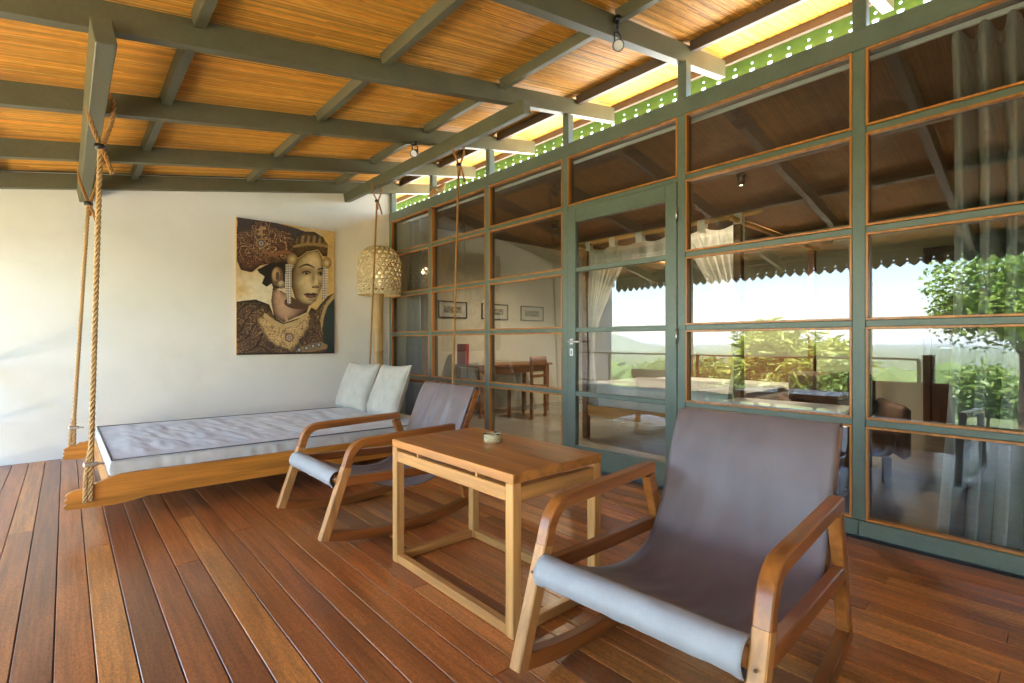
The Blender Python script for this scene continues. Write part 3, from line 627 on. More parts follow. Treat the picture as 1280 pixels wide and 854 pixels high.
# ------------------------------------------------------------------ swing bed
SBX0, SBX1, SBY0, SBY1 = .10, 2.62, 3.77, 5.38
sb = empty('swing_bed', (1.36, 4.57, .12), 0, 'orange wooden swing bed hung on four ropes from the roof', 'swing bed')
sb.rotation_euler = (0, rad(.55), rad(.4))
def sb_rail(y_):
    X0 = SBX0 - .115 - 1.36; X1 = SBX1 + .115 - 1.36
    left = [(X0 + .012, .0), (X0, .018), (X0 + .014, .032), (X0 + .002, .048), (X0 + .016, .062), (X0 + .006, .078), (X0 + .02, .092), (X0 + .045, .102), (X0 + .085, .108), (X0 + .105, .126), (X0 + .125, .124), (X0 + .15, .132), (X0 + .20, .152), (X0 + .25, .162), (X0 + .30, .165)]
    bot = [(X0 + .38, .012), (X0 + .30, -.002), (X0 + .22, -.010), (X0 + .10, -.004)]
    right = [(-a, b) for a, b in left][::-1]; rb_ = [(-a, b) for a, b in bot][::-1]
    pts = bot[::-1][:0] + left + right + rb_ + bot
    return MB().prism(pts, y_ - .018, y_ + .018, lambda a, b, w_: (a, w_, b))
for y_ in (SBY0 - 4.57, SBY1 - 4.57): sb_rail(y_).obj('side_rail', 'bed_wood', sb)
for x_ in (.19 - 1.36, 2.56 - 1.36): MB().box((x_ - .016, SBY0 - 4.551, .02), (x_ + .016, SBY1 - 4.589, .155), .004).obj('end_rail', 'teak_light_y', sb)
for k in range(9): x_ = -1.02 + k * .255; MB().box((x_ - .05, SBY0 - 4.551, .098), (x_ + .05, SBY1 - 4.589, .116), .003).obj('slat', 'teak_light_y', sb)
bk = MB()
for y_ in (-.52, .62): MB().bar((1.12, y_, .1175), (1.27, y_, .56), .03, .04, (1, 0, 0)).obj('backrest_post', 'mid_wood', sb)
MB().bar((1.275, -.55, .575), (1.275, .65, .575), .05, .03).obj('backrest_rail', 'mid_wood', sb)
# ropes: (beam point, bed point)
for k, (bx, x_, y_, side) in enumerate(((.125, SBX0, SBY0, -1), (.125, SBX0 - .045, SBY1, -1), (2.69, SBX1, SBY0, 1), (2.69, SBX1, SBY1, 1))):
    zt = rz(bx) - .112; loc = Vector((1.36, 4.57, .12)); yr = y_ - (.028 if y_ < 4.5 else -.028); tie = Vector((bx + .0, y_ - .0, zt - .13 - (.06 if k < 2 else 0)))
    r_ = .0135 if k < 2 else .0105; mtl = 'rope_fibre' if k < 2 else 'rope_dark'
    def lp(pts): return [Vector(p) - loc for p in pts]
    main = rope_mb(lp([tie, (x_, yr, .46), (x_, yr, .155)]), r_, .095 if k < 2 else .07)
    R_ = main.obj('rope', mtl, sb, True)
    loop = smoothpath([tie + Vector((.01, 0, -.10)), tie, Vector((bx - .052, y_ + .01, zt - .02)), Vector((bx - .054, y_ + .015, zt + .10)), Vector((bx - .02, y_ + .02, rz(bx) + .03)), Vector((bx + .03, y_ + .01, rz(bx) + .02)), Vector((bx + .054, y_, zt + .09)), Vector((bx + .052, y_ - .005, zt - .02)), tie + Vector((.012, -.012, 0)), tie + Vector((.03, -.02, -.07)), tie + Vector((.055, -.02, -.15))], 6)
    rope_mb(lp(loop), r_ * .9, .085).obj('rope_loop', 'rope_dark', sb, True)
    MB().tube(lp([tie + Vector((0, 0, .012)), tie + Vector((0, 0, -.014))]), r_ * 2.2, 10).obj('binding', 'black_metal', sb, True)
    # lower eye: doubled rope up from the rail hole, clamped
    rope_mb(lp([(x_ - .024, yr, .15), (x_ - .022, yr, .30), (x_ - .006, yr, .44)]), r_ * .9, .085).obj('rope_tail', mtl, sb, True)
    MB().box(Vector((x_ - .035, yr - .02, .355)) - loc, Vector((x_ + .03, yr + .02, .38)) - loc, .005).obj('clamp', 'steel', sb)
    MB().tube(lp([(x_ + .015, yr, .3675), (x_ + .06, yr - .005, .362)]), .006, 8).obj('clamp_bolt', 'steel', sb, True)
# mattress
mt = empty('mattress', (1.36, 4.575, .238), 0, 'pale grey mattress with dark piping on the swing bed', 'mattress'); mt.rotation_euler = (0, rad(.55), rad(.4))
MW, MD, MH = 2.32, 1.56, .125
def matf(u, v):
    x_ = (u - .5) * MW; y_ = (v - .5) * MD; e = min(1, min(u, 1 - u) * 14) * min(1, min(v, 1 - v) * 10)
    wr = .010 * mnoise.noise(Vector((x_ * 9, y_ * 2.2 + .6 * mnoise.noise(Vector((x_ * 2, y_ * 2, 0))), 3))) + .008 * mnoise.noise(Vector((x_ * 24 + y_ * 4, y_ * 6, 8))) + .005 * mnoise.noise(Vector((x_ * 2.3, y_ * 2.3, 4)))
    return (x_, y_, MH + e * (.012 + wr))
body = MB().grid(150, 70, matf); o = len(body.v); n1 = 70
rim = [(i, 0) for i in range(151)] + [(150, j) for j in range(1, 71)] + [(i, 70) for i in range(149, -1, -1)] + [(0, j) for j in range(69, 0, -1)]
top_idx = [i * 71 + j for i, j in rim]; L_ = len(rim); rings = [top_idx]
for lv in (.75, .5, .25, 0):
    ring = []
    for (i, j), ti in zip(rim, top_idx):
        p = body.v[ti]; n_ = Vector((1 if i == 150 else -1 if i == 0 else 0, 1 if j == 70 else -1 if j == 0 else 0, 0)); bul = .014 * math.sin(lv * PI) + .010 * mnoise.noise(Vector((p[0] * 30, p[1] * 30, lv * 1.2)))
        ring.append(len(body.v)); body.v.append((p[0] + n_.x * bul, p[1] + n_.y * bul, MH * lv))
    rings.append(ring)
for a, b in zip(rings, rings[1:]):
    for i in range(L_): j = (i + 1) % L_; body.f.append((a[i], a[j], b[j], b[i]))
body.f.append(tuple(rings[-1]))
body.obj('cover', 'mattress_fabric', mt, True)
for zz in (MH, .006):
    MB().tube([(a * (MW / 2 + .003), b * (MD / 2 + .003), zz + .002) for a, b in [(-1, -1), (-.5, -1), (0, -1), (.5, -1), (1, -1), (1, 0), (1, 1), (.5, 1), (0, 1), (-.5, 1), (-1, 1), (-1, 0), (-1, -1)]], .0042, 6).obj('piping', 'piping_fabric', mt, True)
# pillows
def pillow(name, loc, rot, label, seed):
    W, H, T = .62, .52, .075
    def fn(side):
        def f(u, v):
            a, b = (u - .5) * 2, (v - .5) * 2; e = max(0, (1 - a ** 4)) ** .5 * max(0, (1 - b ** 4)) ** .5
            pin = 1 - .07 * (1 - abs(a) ** 2 * 1) * abs(b) ** 6; pin2 = 1 - .07 * (1 - b * b) * abs(a) ** 6
            wr = .010 * mnoise.noise(Vector((a * 4 + seed, b * 4, side))) + .005 * mnoise.noise(Vector((a * 10, b * 3 + seed, side))) * (.4 + abs(a))
            return (side * (T * e * (1 - .15 * b) + wr * e), a * W / 2 * pin2, b * H / 2 * pin)
        return f
    o = empty(name, loc, 0, label, 'pillow', 'pillows on the swing bed'); o.rotation_euler = rot
    mb = MB(); mb.grid(26, 26, fn(-1)); mb.grid(26, 26, fn(1)); ob = mb.obj('cover', 'pillow_fabric', o, True)
    bm = bmesh.new(); bm.from_mesh(ob.data); bmesh.ops.remove_doubles(bm, verts=bm.verts[:], dist=.0005); bmesh.ops.recalc_face_normals(bm, faces=bm.faces[:]); bm.to_mesh(ob.data); bm.free()
    f_ = fn(1); ring = [f_(t, 0) for t in np.linspace(0, 1, 14)] + [f_(1, t) for t in np.linspace(0, 1, 14)[1:]] + [f_(t, 1) for t in np.linspace(1, 0, 14)[1:]] + [f_(0, t) for t in np.linspace(1, 0, 14)[1:]]
    MB().tube([(0, p[1], p[2]) for p in ring], .004, 6).obj('piping', 'pillow_fabric', o, True)
pillow('pillow', (2.335, 5.10, .605), (rad(1.5), rad(19), rad(5)), 'left grey white pillow, nearer the wall', 1.0)
pillow('pillow', (2.345, 4.42, .605), (rad(-1.5), rad(20), rad(-3)), 'right grey white pillow, next to the rocking chair back', 5.0)

# ------------------------------------------------------------------ painting
pt = empty('painting', (1.965, YW - .002, 1.695), 0, 'unframed portrait painting of a dancer in ornate gold headdress', 'painting')
PWd, PHt = 1.105, 1.53
def paint_grid():
    nx, ny = 230, 318; U, V = np.meshgrid(np.linspace(0, 1, nx), np.linspace(0, 1, ny))      # v down
    CXc = 70 + 517 * U; top = 55 + 75 * U; CY = top + V * (781 - top)                            # drawing units
    def fbm(sx, sy, seed, oct_=4):
        r2 = np.random.default_rng(seed); out = np.zeros_like(U)
        for k in range(oct_):
            fx, fy = sx * 2 ** k, sy * 2 ** k; n0 = r2.random((int(fy) + 3, int(fx) + 3)); gx, gy = U * fx, V * fy
            ix, iy = gx.astype(int), gy.astype(int); tx, ty = gx - ix, gy - iy; tx = tx * tx * (3 - 2 * tx); ty = ty * ty * (3 - 2 * ty)
            out += ((n0[iy, ix] * (1 - tx) + n0[iy, ix + 1] * tx) * (1 - ty) + (n0[iy + 1, ix] * (1 - tx) + n0[iy + 1, ix + 1] * tx) * ty) / 2 ** k
        return out / (2 - 2 / 2 ** oct_)
    wx = (fbm(7, 9, 3) - .5) * 10; wy = (fbm(7, 9, 4) - .5) * 10
    def inside(poly, warp=1):
        px, py = CXc + wx * warp, CY + wy * warp; r = np.zeros_like(U, bool); n = len(poly)
        for i in range(n):
            x0, y0 = poly[i]; x1, y1 = poly[(i + 1) % n]
            if y0 == y1: continue
            c_ = (y0 > py) != (y1 > py); r ^= c_ & (px < (x1 - x0) * (py - y0) / (y1 - y0) + x0)
        return r
    def ell(cx, cy, a, b): return ((CXc - cx) / a) ** 2 + ((CY - cy) / b) ** 2
    C = np.zeros((ny, nx, 3)); n1 = fbm(4, 5, 1); n2 = fbm(30, 40, 2, 3); n3 = fbm(13, 18, 7, 4)
    def put(m, c): C[m] = np.asarray(c) if np.ndim(c) == 1 else c[m]
    def blur(a, r):
        for ax in (0, 1):
            for _ in range(2):
                p = np.pad(a, [(r + 1, r) if k == ax else (0, 0) for k in (0, 1)], mode='edge').cumsum(ax); n = a.shape[ax]
                a = (np.take(p, range(2 * r + 1, 2 * r + 1 + n), ax) - np.take(p, range(0, n), ax)) / (2 * r + 1)
        return a
    def rnd(m, r=7, lo=.3, tint=(1, .92, .85)):      # round a painted shape off: darker towards its outline
        t = np.clip((blur(m.astype(float), r) - .45) / .5, 0, 1)[..., None]; C[m] = (C * (np.asarray(tint) * lo * (1 - t) + t))[m]
    def lerp(a, b, t): t = np.clip(t, 0, 1)[..., None]; return np.asarray(a) * (1 - t) + np.asarray(b) * t
    bgc = lerp((.62, .41, .13), (.84, .77, .60), np.exp(-((CXc - 160) / 150) ** 2 - ((CY - 450) / 110) ** 2) * 1.1 + (n1 - .5) * .5 + .15)
    bgc = lerp(bgc, (.72, .50, .16), np.exp(-((CXc - 90) / 40) ** 2 - ((CY - 440) / 40) ** 2) * .8); C[:] = bgc
    q1 = fbm(9, 12, 21, 2); q2 = fbm(16, 21, 22, 2); swirl = np.clip(1.25 - 1.5 * np.abs(np.sin(q1 * 24)) ** .8, 0, 1) * .6 + .5 * (np.abs(np.sin(q2 * 30)) < .35)
    put(inside([(70, 50), (170, 60), (300, 90), (385, 118), (520, 160), (500, 190), (370, 200), (240, 130), (70, 130)]), (.055, .035, .028))
    H = inside([(70, 118), (130, 125), (150, 75), (215, 72), (255, 108), (330, 128), (368, 180), (376, 245), (340, 285), (300, 292), (180, 312), (140, 348), (90, 332), (70, 285)])
    hc = lerp((.075, .028, .016), (.60, .40, .20), (swirl - .3) * 2.2); put(H, lerp(hc, (.10, .028, .018), (CY - 225) / 110 + (n1 - .5))); rnd(H, 9, .25)
    put(H & (np.abs(CY - 245 - 8 * np.sin(CXc / 18)) < 9) & (CXc > 190), (.30, .13, .07))
    for r_, c_ in ((26, (.36, .22, .12)), (18, (.10, .07, .06)), (12, (.42, .40, .40)), (5, (.08, .07, .07))): put(ell(188, 192, r_, r_ * 1.05) < 1, c_)
    T = inside([(352, 200), (395, 128), (470, 130), (520, 165), (548, 205), (544, 265), (520, 262), (492, 226), (430, 234), (385, 268), (365, 262)])
    put(T, lerp((.10, .06, .03), (.42, .29, .13), (np.sin(CXc / 5.2 + CY / 30) > .2) * ((CY < 192) & (CY > 150)) * 1.0 + (swirl - .5) * .8))
    rnd(T, 8, .25)
    put(T & (np.abs(CY - 196 - (CXc - 450) ** 2 / 700) < 8), (.36, .25, .11))
    put(inside([(165, 332), (240, 298), (325, 288), (335, 425), (300, 430), (250, 435), (243, 402), (215, 422), (192, 402), (206, 366), (180, 350)]), (.018, .014, .012))
    sh = inside([(60, 500), (160, 488), (230, 520), (250, 572), (300, 615), (430, 572), (450, 535), (480, 545), (545, 475), (590, 455), (590, 790), (60, 790)])
    put(sh, lerp((.075, .04, .035), (.46, .32, .15), (swirl - .35) * 1.7 + (n1 - .5) * .8))
    put(sh & (np.abs(np.sin((CXc + CY * .9) / 26 + (n1 - .5) * 5)) < .2) & (CXc < 260), (.035, .02, .02)); rnd(sh, 12, .2); C[sh] = (C * (.45 + 1.0 * n1[..., None]))[sh]
    nk = inside([(248, 420), (330, 468), (380, 495), (440, 522), (425, 560), (300, 612), (252, 575), (238, 500)], .4)
    put(nk, lerp((.13, .065, .045), (.56, .36, .25), .55 + .5 * np.sin((CXc - 250) / 38) - (CY - 520) / 240 + (n1 - .5) * .5))
    rnd(nk, 8, .12); put(nk & (ell(390, 505, 85, 38) < 1), lerp((.05, .028, .022), (.13, .07, .05), n1)); put(nk & (np.abs(CXc - 285 - (CY - 480) * .28) < 6), (.58, .38, .27))
    put(ell(270, 368, 30, 52) < 1, lerp((.17, .10, .06), (.55, .38, .22), 1.2 - ell(262, 355, 24, 40))); put(ell(270, 365, 10, 24) < 1, (.12, .07, .045)); put(ell(292, 410, 20, 21) < 1, lerp((.62, .52, .36), (.2, .15, .1), ell(286, 402, 20, 20)))
    F = inside([(382, 272), (430, 238), (490, 228), (514, 268), (520, 330), (527, 385), (506, 440), (478, 498), (445, 522), (402, 516), (362, 482), (344, 420), (345, 330)], .25)
    fc = lerp((.16, .085, .04), (.74, .61, .36), (CXc - 350) / 80); fc = lerp(fc, (.20, .11, .055), (CY - 488) / 40); fc = lerp(fc, (.52, .36, .17), np.exp(-((CY - 262) / 26) ** 2) * .7)
    for gx, gy, ga, gb, k in ((425, 340, 46, 20, .9), (503, 348, 28, 20, .9), (462, 375, 11, 40, .75), (500, 415, 16, 40, .7), (452, 492, 30, 8, .7), (365, 430, 28, 60, .7), (520, 300, 16, 60, .7)): fc = lerp(fc, (.24, .145, .07), np.exp(-ell(gx, gy, ga, gb)) * k)
    for gx, gy, ga, gb in ((482, 385, 6, 30), (405, 400, 28, 26), (455, 280, 40, 22), (450, 508, 18, 8)): fc = lerp(fc, (.86, .75, .50), np.exp(-ell(gx, gy, ga, gb)) * .6)
    put(F, fc); rnd(F, 7, .22)
    put(F & (np.exp(-ell(476, 424, 22, 8)) > .45), (.26, .15, .08)); put(F & ((ell(462, 426, 7, 3.5) < 1) | (ell(491, 427, 5, 3.5) < 1)), (.04, .022, .016))
    put(inside([(408, 463), (432, 455), (450, 459), (464, 454), (490, 462), (455, 468)], .1), (.07, .03, .026)); put(ell(451, 474, 30, 9) < 1, lerp((.30, .14, .10), (.10, .045, .035), ell(448, 473, 26, 8))); put((np.abs(CY - 467) < 1.8) & (np.abs(CXc - 450) < 40), (.025, .012, .012))
    for ex, ey, ew in ((425, 349, 26), (506, 354, 17)):
        put(F & (ell(ex, ey - 1, ew * .95, 10) < 1), (.045, .026, .018)); put(F & (ell(ex, ey + 2, ew * .72, 5.5) < 1), (.40, .33, .23)); put(F & (ell(ex + 2, ey, 8.5, 8) < 1), (.012, .01, .01)); put(ell(ex + 5, ey - 3, 1.8, 1.8) < 1, (.7, .68, .62))
    put(F & (np.abs(CY - 322 + 17 * np.sin(np.clip((CXc - 380) / 90, 0, 1) * PI)) < 5.5 - np.abs(CXc - 430) / 16) & (CXc > 380) & (CXc < 470), (.028, .018, .014)); put(F & (np.abs(CY - 330 + (CXc - 490) * .22) < 4) & (CXc > 488) & (CXc < 522), (.028, .018, .014))
    cl = inside([(165, 582), (182, 575), (215, 592), (250, 615), (305, 640), (380, 605), (440, 560), (448, 600), (436, 615), (444, 640), (415, 660), (418, 682), (388, 700), (390, 722), (362, 740), (345, 778), (322, 748), (300, 755), (285, 735), (258, 740), (246, 715), (222, 712), (218, 685), (196, 670), (198, 640), (178, 625)], .6)
    put(cl, lerp((.17, .09, .06), (.68, .49, .24), 1.1 - swirl * 1.3)); rnd(cl, 5, .25); put(inside([(205, 560), (255, 598), (300, 622), (370, 600), (430, 562), (440, 578), (372, 624), (300, 646), (240, 622), (200, 585)], .4), lerp((.72, .56, .31), (.42, .28, .13), n2))
    for r_, c_ in ((24, (.18, .10, .08)), (16, (.52, .36, .22)), (9, (.16, .15, .18)), (4, (.5, .5, .52))): put(ell(332, 692, r_, r_) < 1, c_)
    put(inside([(518, 640), (528, 570), (548, 520), (590, 478), (590, 790), (540, 770), (520, 730)]), lerp((.012, .022, .022), (.05, .075, .072), n1)); put(inside([(500, 600), (530, 520), (578, 462), (590, 462), (590, 480), (546, 524), (520, 600), (510, 660)]), (.50, .36, .17))
    put(inside([(365, 775), (380, 748), (500, 715), (545, 735), (540, 755), (420, 778)]), (.30, .20, .11))
    for bx, by in ((385, 760), (425, 750), (462, 740), (495, 733)): put(ell(bx, by, 13, 13) < 1, (.06, .07, .09)); put(ell(bx, by, 8, 8) < 1, (.42, .47, .55))
    put(CY > 771, (.03, .022, .02))
    for bx, by, r_ in ((348, 276, 30), (541, 297, 28)):
        e = ell(bx, by, r_, r_ * 1.1); put(e < 1, lerp((.58, .42, .20), (.17, .11, .05), e + (n2 - .5))); put(ell(bx, by, r_ * .4, r_ * .4) < 1, (.62, .5, .3))
    for pl_ in ([(313, 302), (346, 302), (341, 512), (324, 515), (310, 440)], [(520, 318), (546, 324), (541, 468), (516, 502), (512, 470)]):
        put(inside(pl_, .2), lerp((.30, .27, .25), (.88, .86, .82), (np.sin(CXc / 1.65) > -.1) * (np.sin(CY / 2.1) > -.5) * 1.0))
    C[:] *= (.80 + .34 * n2)[..., None] * np.array((1.0, .96, .88)); return nx, ny, np.clip(C, 0, 1)
nx, ny, PC = paint_grid()
mb = MB(); mb.v = [((i / (nx - 1) - .5) * PWd, -.035, (.5 - j / (ny - 1)) * PHt) for j in range(ny) for i in range(nx)]
mb.f = [(j * nx + i, j * nx + i + 1, (j + 1) * nx + i + 1, (j + 1) * nx + i) for j in range(ny - 1) for i in range(nx - 1)]
mb.c = np.concatenate([PC.reshape(-1, 3), np.ones((nx * ny, 1))], 1); mb.obj('canvas', 'canvas_paint', pt, recalc=False)
MB().box((-PWd / 2, -.034, -PHt / 2), (PWd / 2, 0, PHt / 2)).obj('stretcher', 'teak_light_z', pt)

# ------------------------------------------------------------------ bamboo floor lamp
lp_ = empty('floor_lamp', (3.0, 5.9, 0), 0, 'bamboo floor lamp with woven basket shade in the corner', 'lamp')
mb = MB(); prof = [(.055, 0), (.056, .30), (.062, .31), (.056, .32), (.058, .62), (.064, .63), (.058, .64), (.060, .95), (.067, .96), (.060, .97), (.063, 1.25), (.071, 1.26), (.064, 1.27), (.068, 1.5), (.078, 1.70), (.078, 1.78), (.001, 1.78)]
mb.lathe(prof, 18); mb.obj('pole', 'bamboo', lp_, True).rotation_euler = (rad(0), rad(-.8), 0)
MB().lathe([(.001, .001), (.17, .001), (.17, .03), (.06, .05)], 24).obj('base', 'dark_wood', lp_, True)
sh = MB(); HS = .63; nw = 20; nvv = 16
def shade_r(t): return .262 + .012 * math.sin(t * PI) if t < .68 else (.27 * math.sqrt(max(0, 1 - ((t - .68) / .36) ** 2)))
def shp(a, t, off=0): r = shade_r(t) + off; return (r * math.cos(a), r * math.sin(a), 1.68 + HS * t * .97)
for k in range(nw):        # two families of slanting strips, then rings: an open weave with holes
    for d in (1, -1):
        a0 = 2 * PI * k / nw; N = 26
        def strip(u, v, a0=a0, d=d): t = u * .985; return shp(a0 + d * t * 1.5 + (v - .5) * .10 / max(.35, shade_r(t) / .27), t, .003 * d)
        sh.grid(N, 1, strip)
for k in range(12):
    t = .03 + k * .085
    if t < .98: sh.grid(48, 1, lambda u, v: shp(u * 2 * PI, min(.995, t + (v - .5) * .028), .0))
so = sh.obj('shade', 'shade_weave', lp_, True); modify(so, ('SOLIDIFY', dict(thickness=.003)))
MB().tube([shp(2 * PI * k / 40, 0) for k in range(41)], .009, 6).obj('shade_rim', 'shade_weave', lp_, True)
MB().lathe([(.001, 1.78), (.03, 1.78), (.03, 1.84), (.045, 1.88), (.045, 1.93), (.001, 1.97)], 16).obj('bulb', 'bulb_glow', lp_, True)
bl = bpy.data.lights.new('bulb_light', 'POINT'); bl.energy = .10; bl.color = (1, .72, .38); bl.shadow_soft_size = .05; bo = bpy.data.objects.new('bulb_light', bl); COL.objects.link(bo); bo.parent = lp_; bo.location = (0, 0, 2.05)

# ------------------------------------------------------------------ rocking chairs
def flat_bar(path, width, w0, w1, ch=.004, widths=None):
    """bar following a path in the (u,z) plane, `width` wide in that plane, from lateral w0 to w1, edges eased"""
    P = [Vector((a, b, 0)) for a, b in path]; prof = []
    mb = MB(); n = len(P); sec = [(-1, w0 + ch), (-1, w1 - ch), (-1 + 2 * ch / width, w1), (1 - 2 * ch / width, w1), (1, w1 - ch), (1, w0 + ch), (1 - 2 * ch / width, w0), (-1 + 2 * ch / width, w0)]
    for i, p in enumerate(P):
        d0 = (P[i] - P[i - 1]).normalized() if i else (P[1] - P[0]).normalized(); d1 = (P[i + 1] - P[i]).normalized() if i < n - 1 else d0
        d = (d0 + d1).normalized(); nrm = Vector((-d.y, d.x, 0)); k = 1 / max(.5, d.dot(d0)); wd = (widths[i] if widths else width) / 2 * k
        for s_, w_ in sec: q = p + nrm * wd * s_; mb.v.append((q.x, w_, q.y))
    for i in range(n - 1):
        for k in range(8): k2 = (k + 1) % 8; mb.f.append((i * 8 + k, i * 8 + k2, (i + 1) * 8 + k2, (i + 1) * 8 + k))
    mb.f.append(tuple(range(8))); mb.f.append(tuple((n - 1) * 8 + k for k in range(8))[::-1]); return mb
def arc(p0, c_, p1, n=8):
    return [tuple((1 - t) ** 2 * a + 2 * t * (1 - t) * b + t * t * d for a, b, d in zip(p0, c_, p1)) for t in [i / n for i in range(n + 1)]]
def rocker_z(u): return .0272 + .28 * (u - .47) ** 2
def make_chair(label, loc, rot):
    r = empty('rocking_chair', loc, rot, label, 'rocking chair', 'rocking chairs on the deck')
    for s_ in (-1, 1):
        w0, w1 = sorted((s_ * .316, s_ * .359))
        flat_bar([(-.006, .064), (.115, .415)], .047, w0, w1).obj('front_leg', 'chair_leg_wood', r, 'auto')
        arm = [(.1155, .4165), (.128, .458)] + arc((.1285, .46), (.152, .536), (.225, .5395), 8) + [(.5, .5455), (.80, .552)]
        flat_bar(arm, .043, w0 - .0, w1 + .0).obj('armrest', 'chair_wood', r, 'auto')
        rk = [(u, rocker_z(u)) for u in np.linspace(.012, .925, 20)]
        flat_bar(rk, .054, w0 + .001, w1 - .001, widths=[.054] * 20).obj('rocker', 'rocker_wood', r, 'auto')
        flat_bar([(.775, .524), (.845, .33), (.9, .095)], .05, w0 + .002, w1 - .002).obj('rear_leg', 'chair_wood', r, 'auto')
        flat_bar([(.11, .345), (.84, .312)], .048, w0 + .004, w1 - .004).obj('seat_rail', 'rocker_wood', r, 'auto')
        a0, a1 = sorted((s_ * .276, s_ * .306))
        flat_bar([(.815, .27), (.905, .50), (1.018, .765)], .042, a0, a1).obj('back_stile', 'chair_wood', r, 'auto')
        pg = MB().lathe([(.001, 0), (.0045, 0), (.0045, .002), (.001, .002)], 8).obj('peg', 'dark_wood', r); pg.rotation_euler = (0, rad(-90), 0); pg.location = (.058, s_ * .338, .345)
    MB().tube([(1.015, -.275, .757), (1.015, .275, .757)], .015, 10).obj('top_bar', 'chair_wood', r, True)
    MB().tube([(.085, -.3145, .352), (.085, .3145, .352)], .026, 12).obj('front_bar', 'chair_wood', r, True)
    MB().bar((.80, -.271, .29), (.80, .271, .29), .03, .045).obj('rear_bar', 'chair_wood', r)
    path = smoothpath([(.10, 0, .314), (.062, 0, .314), (.042, 0, .35), (.062, 0, .387), (.10, 0, .389), (.15, 0, .362), (.24, 0, .318), (.38, 0, .268), (.52, 0, .242), (.65, 0, .25), (.755, 0, .31), (.832, 0, .425), (.892, 0, .57), (.95, 0, .70), (.992, 0, .772), (1.015, 0, .783), (1.037, 0, .765), (1.03, 0, .72), (1.012, 0, .68)], 6)
    n = len(path) - 1
    def sl(u, v):
        p = path[min(n, int(round(u * n)))]; hw = .313 + (.0 if u < .3 else -.006 * min(1, (u - .3) / .3)); a = (v - .5) * 2
        edge = max(0, abs(a) - .82) / .18; mid = math.sin(min(1, max(0, (u - .22) / .58)) * PI)
        sag = -.014 * mid * (1 - a * a) ; wr = (.011 * mnoise.noise(Vector((a * 4, u * 6, 2))) + .007 * mnoise.noise(Vector((a * 9 + u * 6, u * 14, 5)))) * mid + .008 * mnoise.noise(Vector((a * 7 + .8 * math.sin(u * 9), u * 2, 7))) * math.exp(-((u - .74) / .10) ** 2)
        nx_, nz_ = (-.9, .4) if u > .55 else (0, 1)
        return (p.x - nx_ * (sag * -1 if False else 0) + (.35 * -sag if u > .55 else 0) + nx_ * wr, a * hw, p.z + (sag if u <= .7 else sag * .4) + nz_ * wr)
    k0 = 27
    modify(MB().grid(n - k0, 36, lambda u, v: sl((k0 + u * (n - k0)) / n, v)).obj('sling', 'sling_fabric', r, True), ('SOLIDIFY', dict(thickness=.0045, offset=-1)))
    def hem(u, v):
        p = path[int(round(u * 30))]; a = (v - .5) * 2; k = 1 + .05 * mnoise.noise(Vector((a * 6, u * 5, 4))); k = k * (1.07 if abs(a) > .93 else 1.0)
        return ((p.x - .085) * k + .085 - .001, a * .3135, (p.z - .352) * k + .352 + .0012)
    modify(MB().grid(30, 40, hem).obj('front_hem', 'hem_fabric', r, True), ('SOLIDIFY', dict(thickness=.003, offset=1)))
    return r
make_chair('grey sling rocking chair beside the swing bed, behind the table', (.985, 2.875, 0), 0)
make_chair('nearest grey sling rocking chair at right, in front of the glass', (1.07, .80, 0), rad(3.2))

# ------------------------------------------------------------------ coffee table, ashtray
TX0, TX1, TY0, TY1, TZ = 1.2, 1.71, 1.335, 2.225, .60
tb = empty('coffee_table', ((TX0 + TX1) / 2, (TY0 + TY1) / 2, 0), 0, 'light teak coffee table between the rocking chairs', 'table')
hx, hy_ = (TX1 - TX0) / 2, (TY1 - TY0) / 2; lw_ = .044
for k in range(4):
    a = -hx + .0005 + k * (2 * hx) / 4; MB().box((a, -hy_, TZ - .036), (a + hx / 2 - .0008, hy_, TZ), .0015).obj('top_plank', 'table_top_wood', tb)
for sx in (-1, 1):
    for sy in (-1, 1):
        a = sorted((sx * hx, sx * (hx - lw_))); b = sorted((sy * hy_, sy * (hy_ - lw_)))
        MB().box((a[0] + .0006, b[0] + .0006, .0), (a[1] - .0006, b[1] - .0006, TZ - .0365), .003).obj('leg', 'teak_light_z', tb)
for s_ in (-1, 1):
    a = sorted((s_ * (hx - .003), s_ * (hx - .038))); b = sorted((s_ * (hy_ - .003), s_ * (hy_ - .038))); Ly = hy_ - lw_; Lx = hx - lw_
    MB().box((a[0], -Ly, TZ - .106), (a[1], Ly, TZ - .053), .003).obj('apron', 'teak_light_y', tb); MB().box((-Lx, b[0], TZ - .106), (Lx, b[1], TZ - .053), .003).obj('apron', 'teak_light_x', tb)
    MB().box((a[0], -Ly, .002), (a[1], Ly, .042), .003).obj('stretcher', 'teak_light_y', tb); MB().box((-Lx, b[0], .002), (Lx, b[1], .042), .003).obj('stretcher', 'teak_light_x', tb)
    for q in (-.22, .22): MB().box((a[0] + .004, q - .006, TZ - .0525), (a[1] - .004, q + .006, TZ - .0368)).obj('spacer', 'teak_light_y', tb)
ash = tag(MB().lathe([(.001, .0), (.040, .0), (.043, .006), (.0435, .020), (.0415, .023), (.0435, .026), (.042, .040), (.038, .041), (.034, .038), (.033, .014), (.001, .012)], 40).obj('ashtray', 'stone_ash', None, True), 'small round pale carved ashtray on the coffee table', 'ashtray'); ash.location = (1.523, 1.838, TZ)
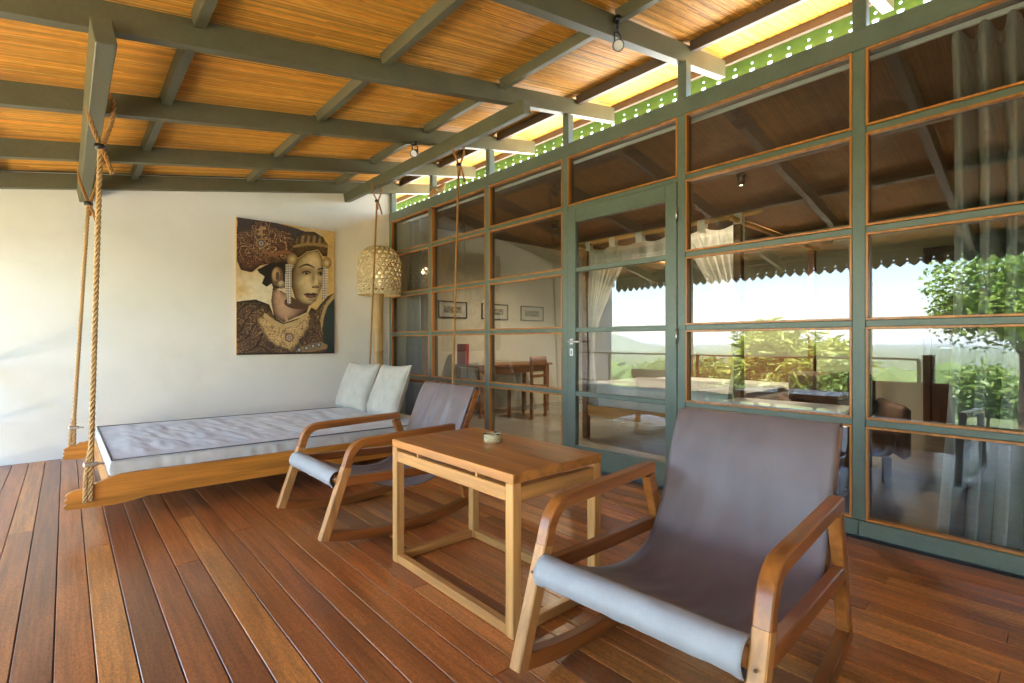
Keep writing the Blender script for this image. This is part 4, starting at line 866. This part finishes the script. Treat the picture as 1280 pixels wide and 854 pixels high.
for k in range(3):
    a = k * 2.1 + .5; MB().box((.030, -.006, .0385), (.045, .006, .0425), .001).obj('notch', 'under_dark', ash).rotation_euler = (0, 0, a)

# ------------------------------------------------------------------ spotlights, rope coil
def spot(loc, aim, label, drop):
    r = empty('spotlight', loc, 0, label, 'spotlight', 'black spotlights on the rafters')
    MB().lathe([(.001, 0), (.022, 0), (.022, -.03), (.001, -.03)], 14).obj('mount', 'black_metal', r, True)
    MB().tube([(0, 0, -.03), (0, 0, -drop)], .009, 8).obj('stem', 'black_metal', r, True)
    MB().tube([(-.028, 0, -drop - .075), (-.03, 0, -drop - .02), (0, 0, -drop), (.03, 0, -drop - .02), (.028, 0, -drop - .075)], .006, 6).obj('yoke', 'black_metal', r, True)
    h_ = empty('tmp', (0, 0, 0)); bpy.data.objects.remove(h_)
    q = Vector(aim).to_track_quat('Z', 'Y').to_matrix().to_4x4(); q.translation = (0, 0, -drop - .085)
    hd = MB().lathe([(.001, -.06), (.018, -.058), (.024, -.04), (.025, 0), (.033, .01), (.034, .045), (.030, .045), (.029, .035)], 18); hd.v = [tuple(q @ Vector(p)) for p in hd.v]; ho = hd.obj('head', 'black_metal', r, True)
    ln = MB().lathe([(.001, .037), (.0295, .037)], 18); ln.v = [tuple(q @ Vector(p)) for p in ln.v]; ln.obj('lens', 'lens_white', ho)
spot((2.50, 1.83, 3.055), (-.55, -.55, -.45), 'black spotlight hanging on the nearest rafter above the door', .09)
spot((2.40, 4.02, 2.92), (-.6, -.5, -.45), 'smaller black spotlight on a rafter above the swing bed', .015)
rc = empty('rope_coil', (3.30, 5.02, 2.82), 0, 'coil of leftover straw rope resting on the glass wall header', 'rope')
for k in range(5):
    r_ = .07 + .012 * k; rope_mb([(.02 + r_ * .5 * math.cos(t) , r_ * 1.25 * math.sin(t) + .01 * k, .075 + r_ * .75 * math.sin(t + .6 + k * .3) * .8) for t in np.linspace(0, 2 * PI, 18)], .011, .05).obj('loop', 'rope_fibre', rc, True)
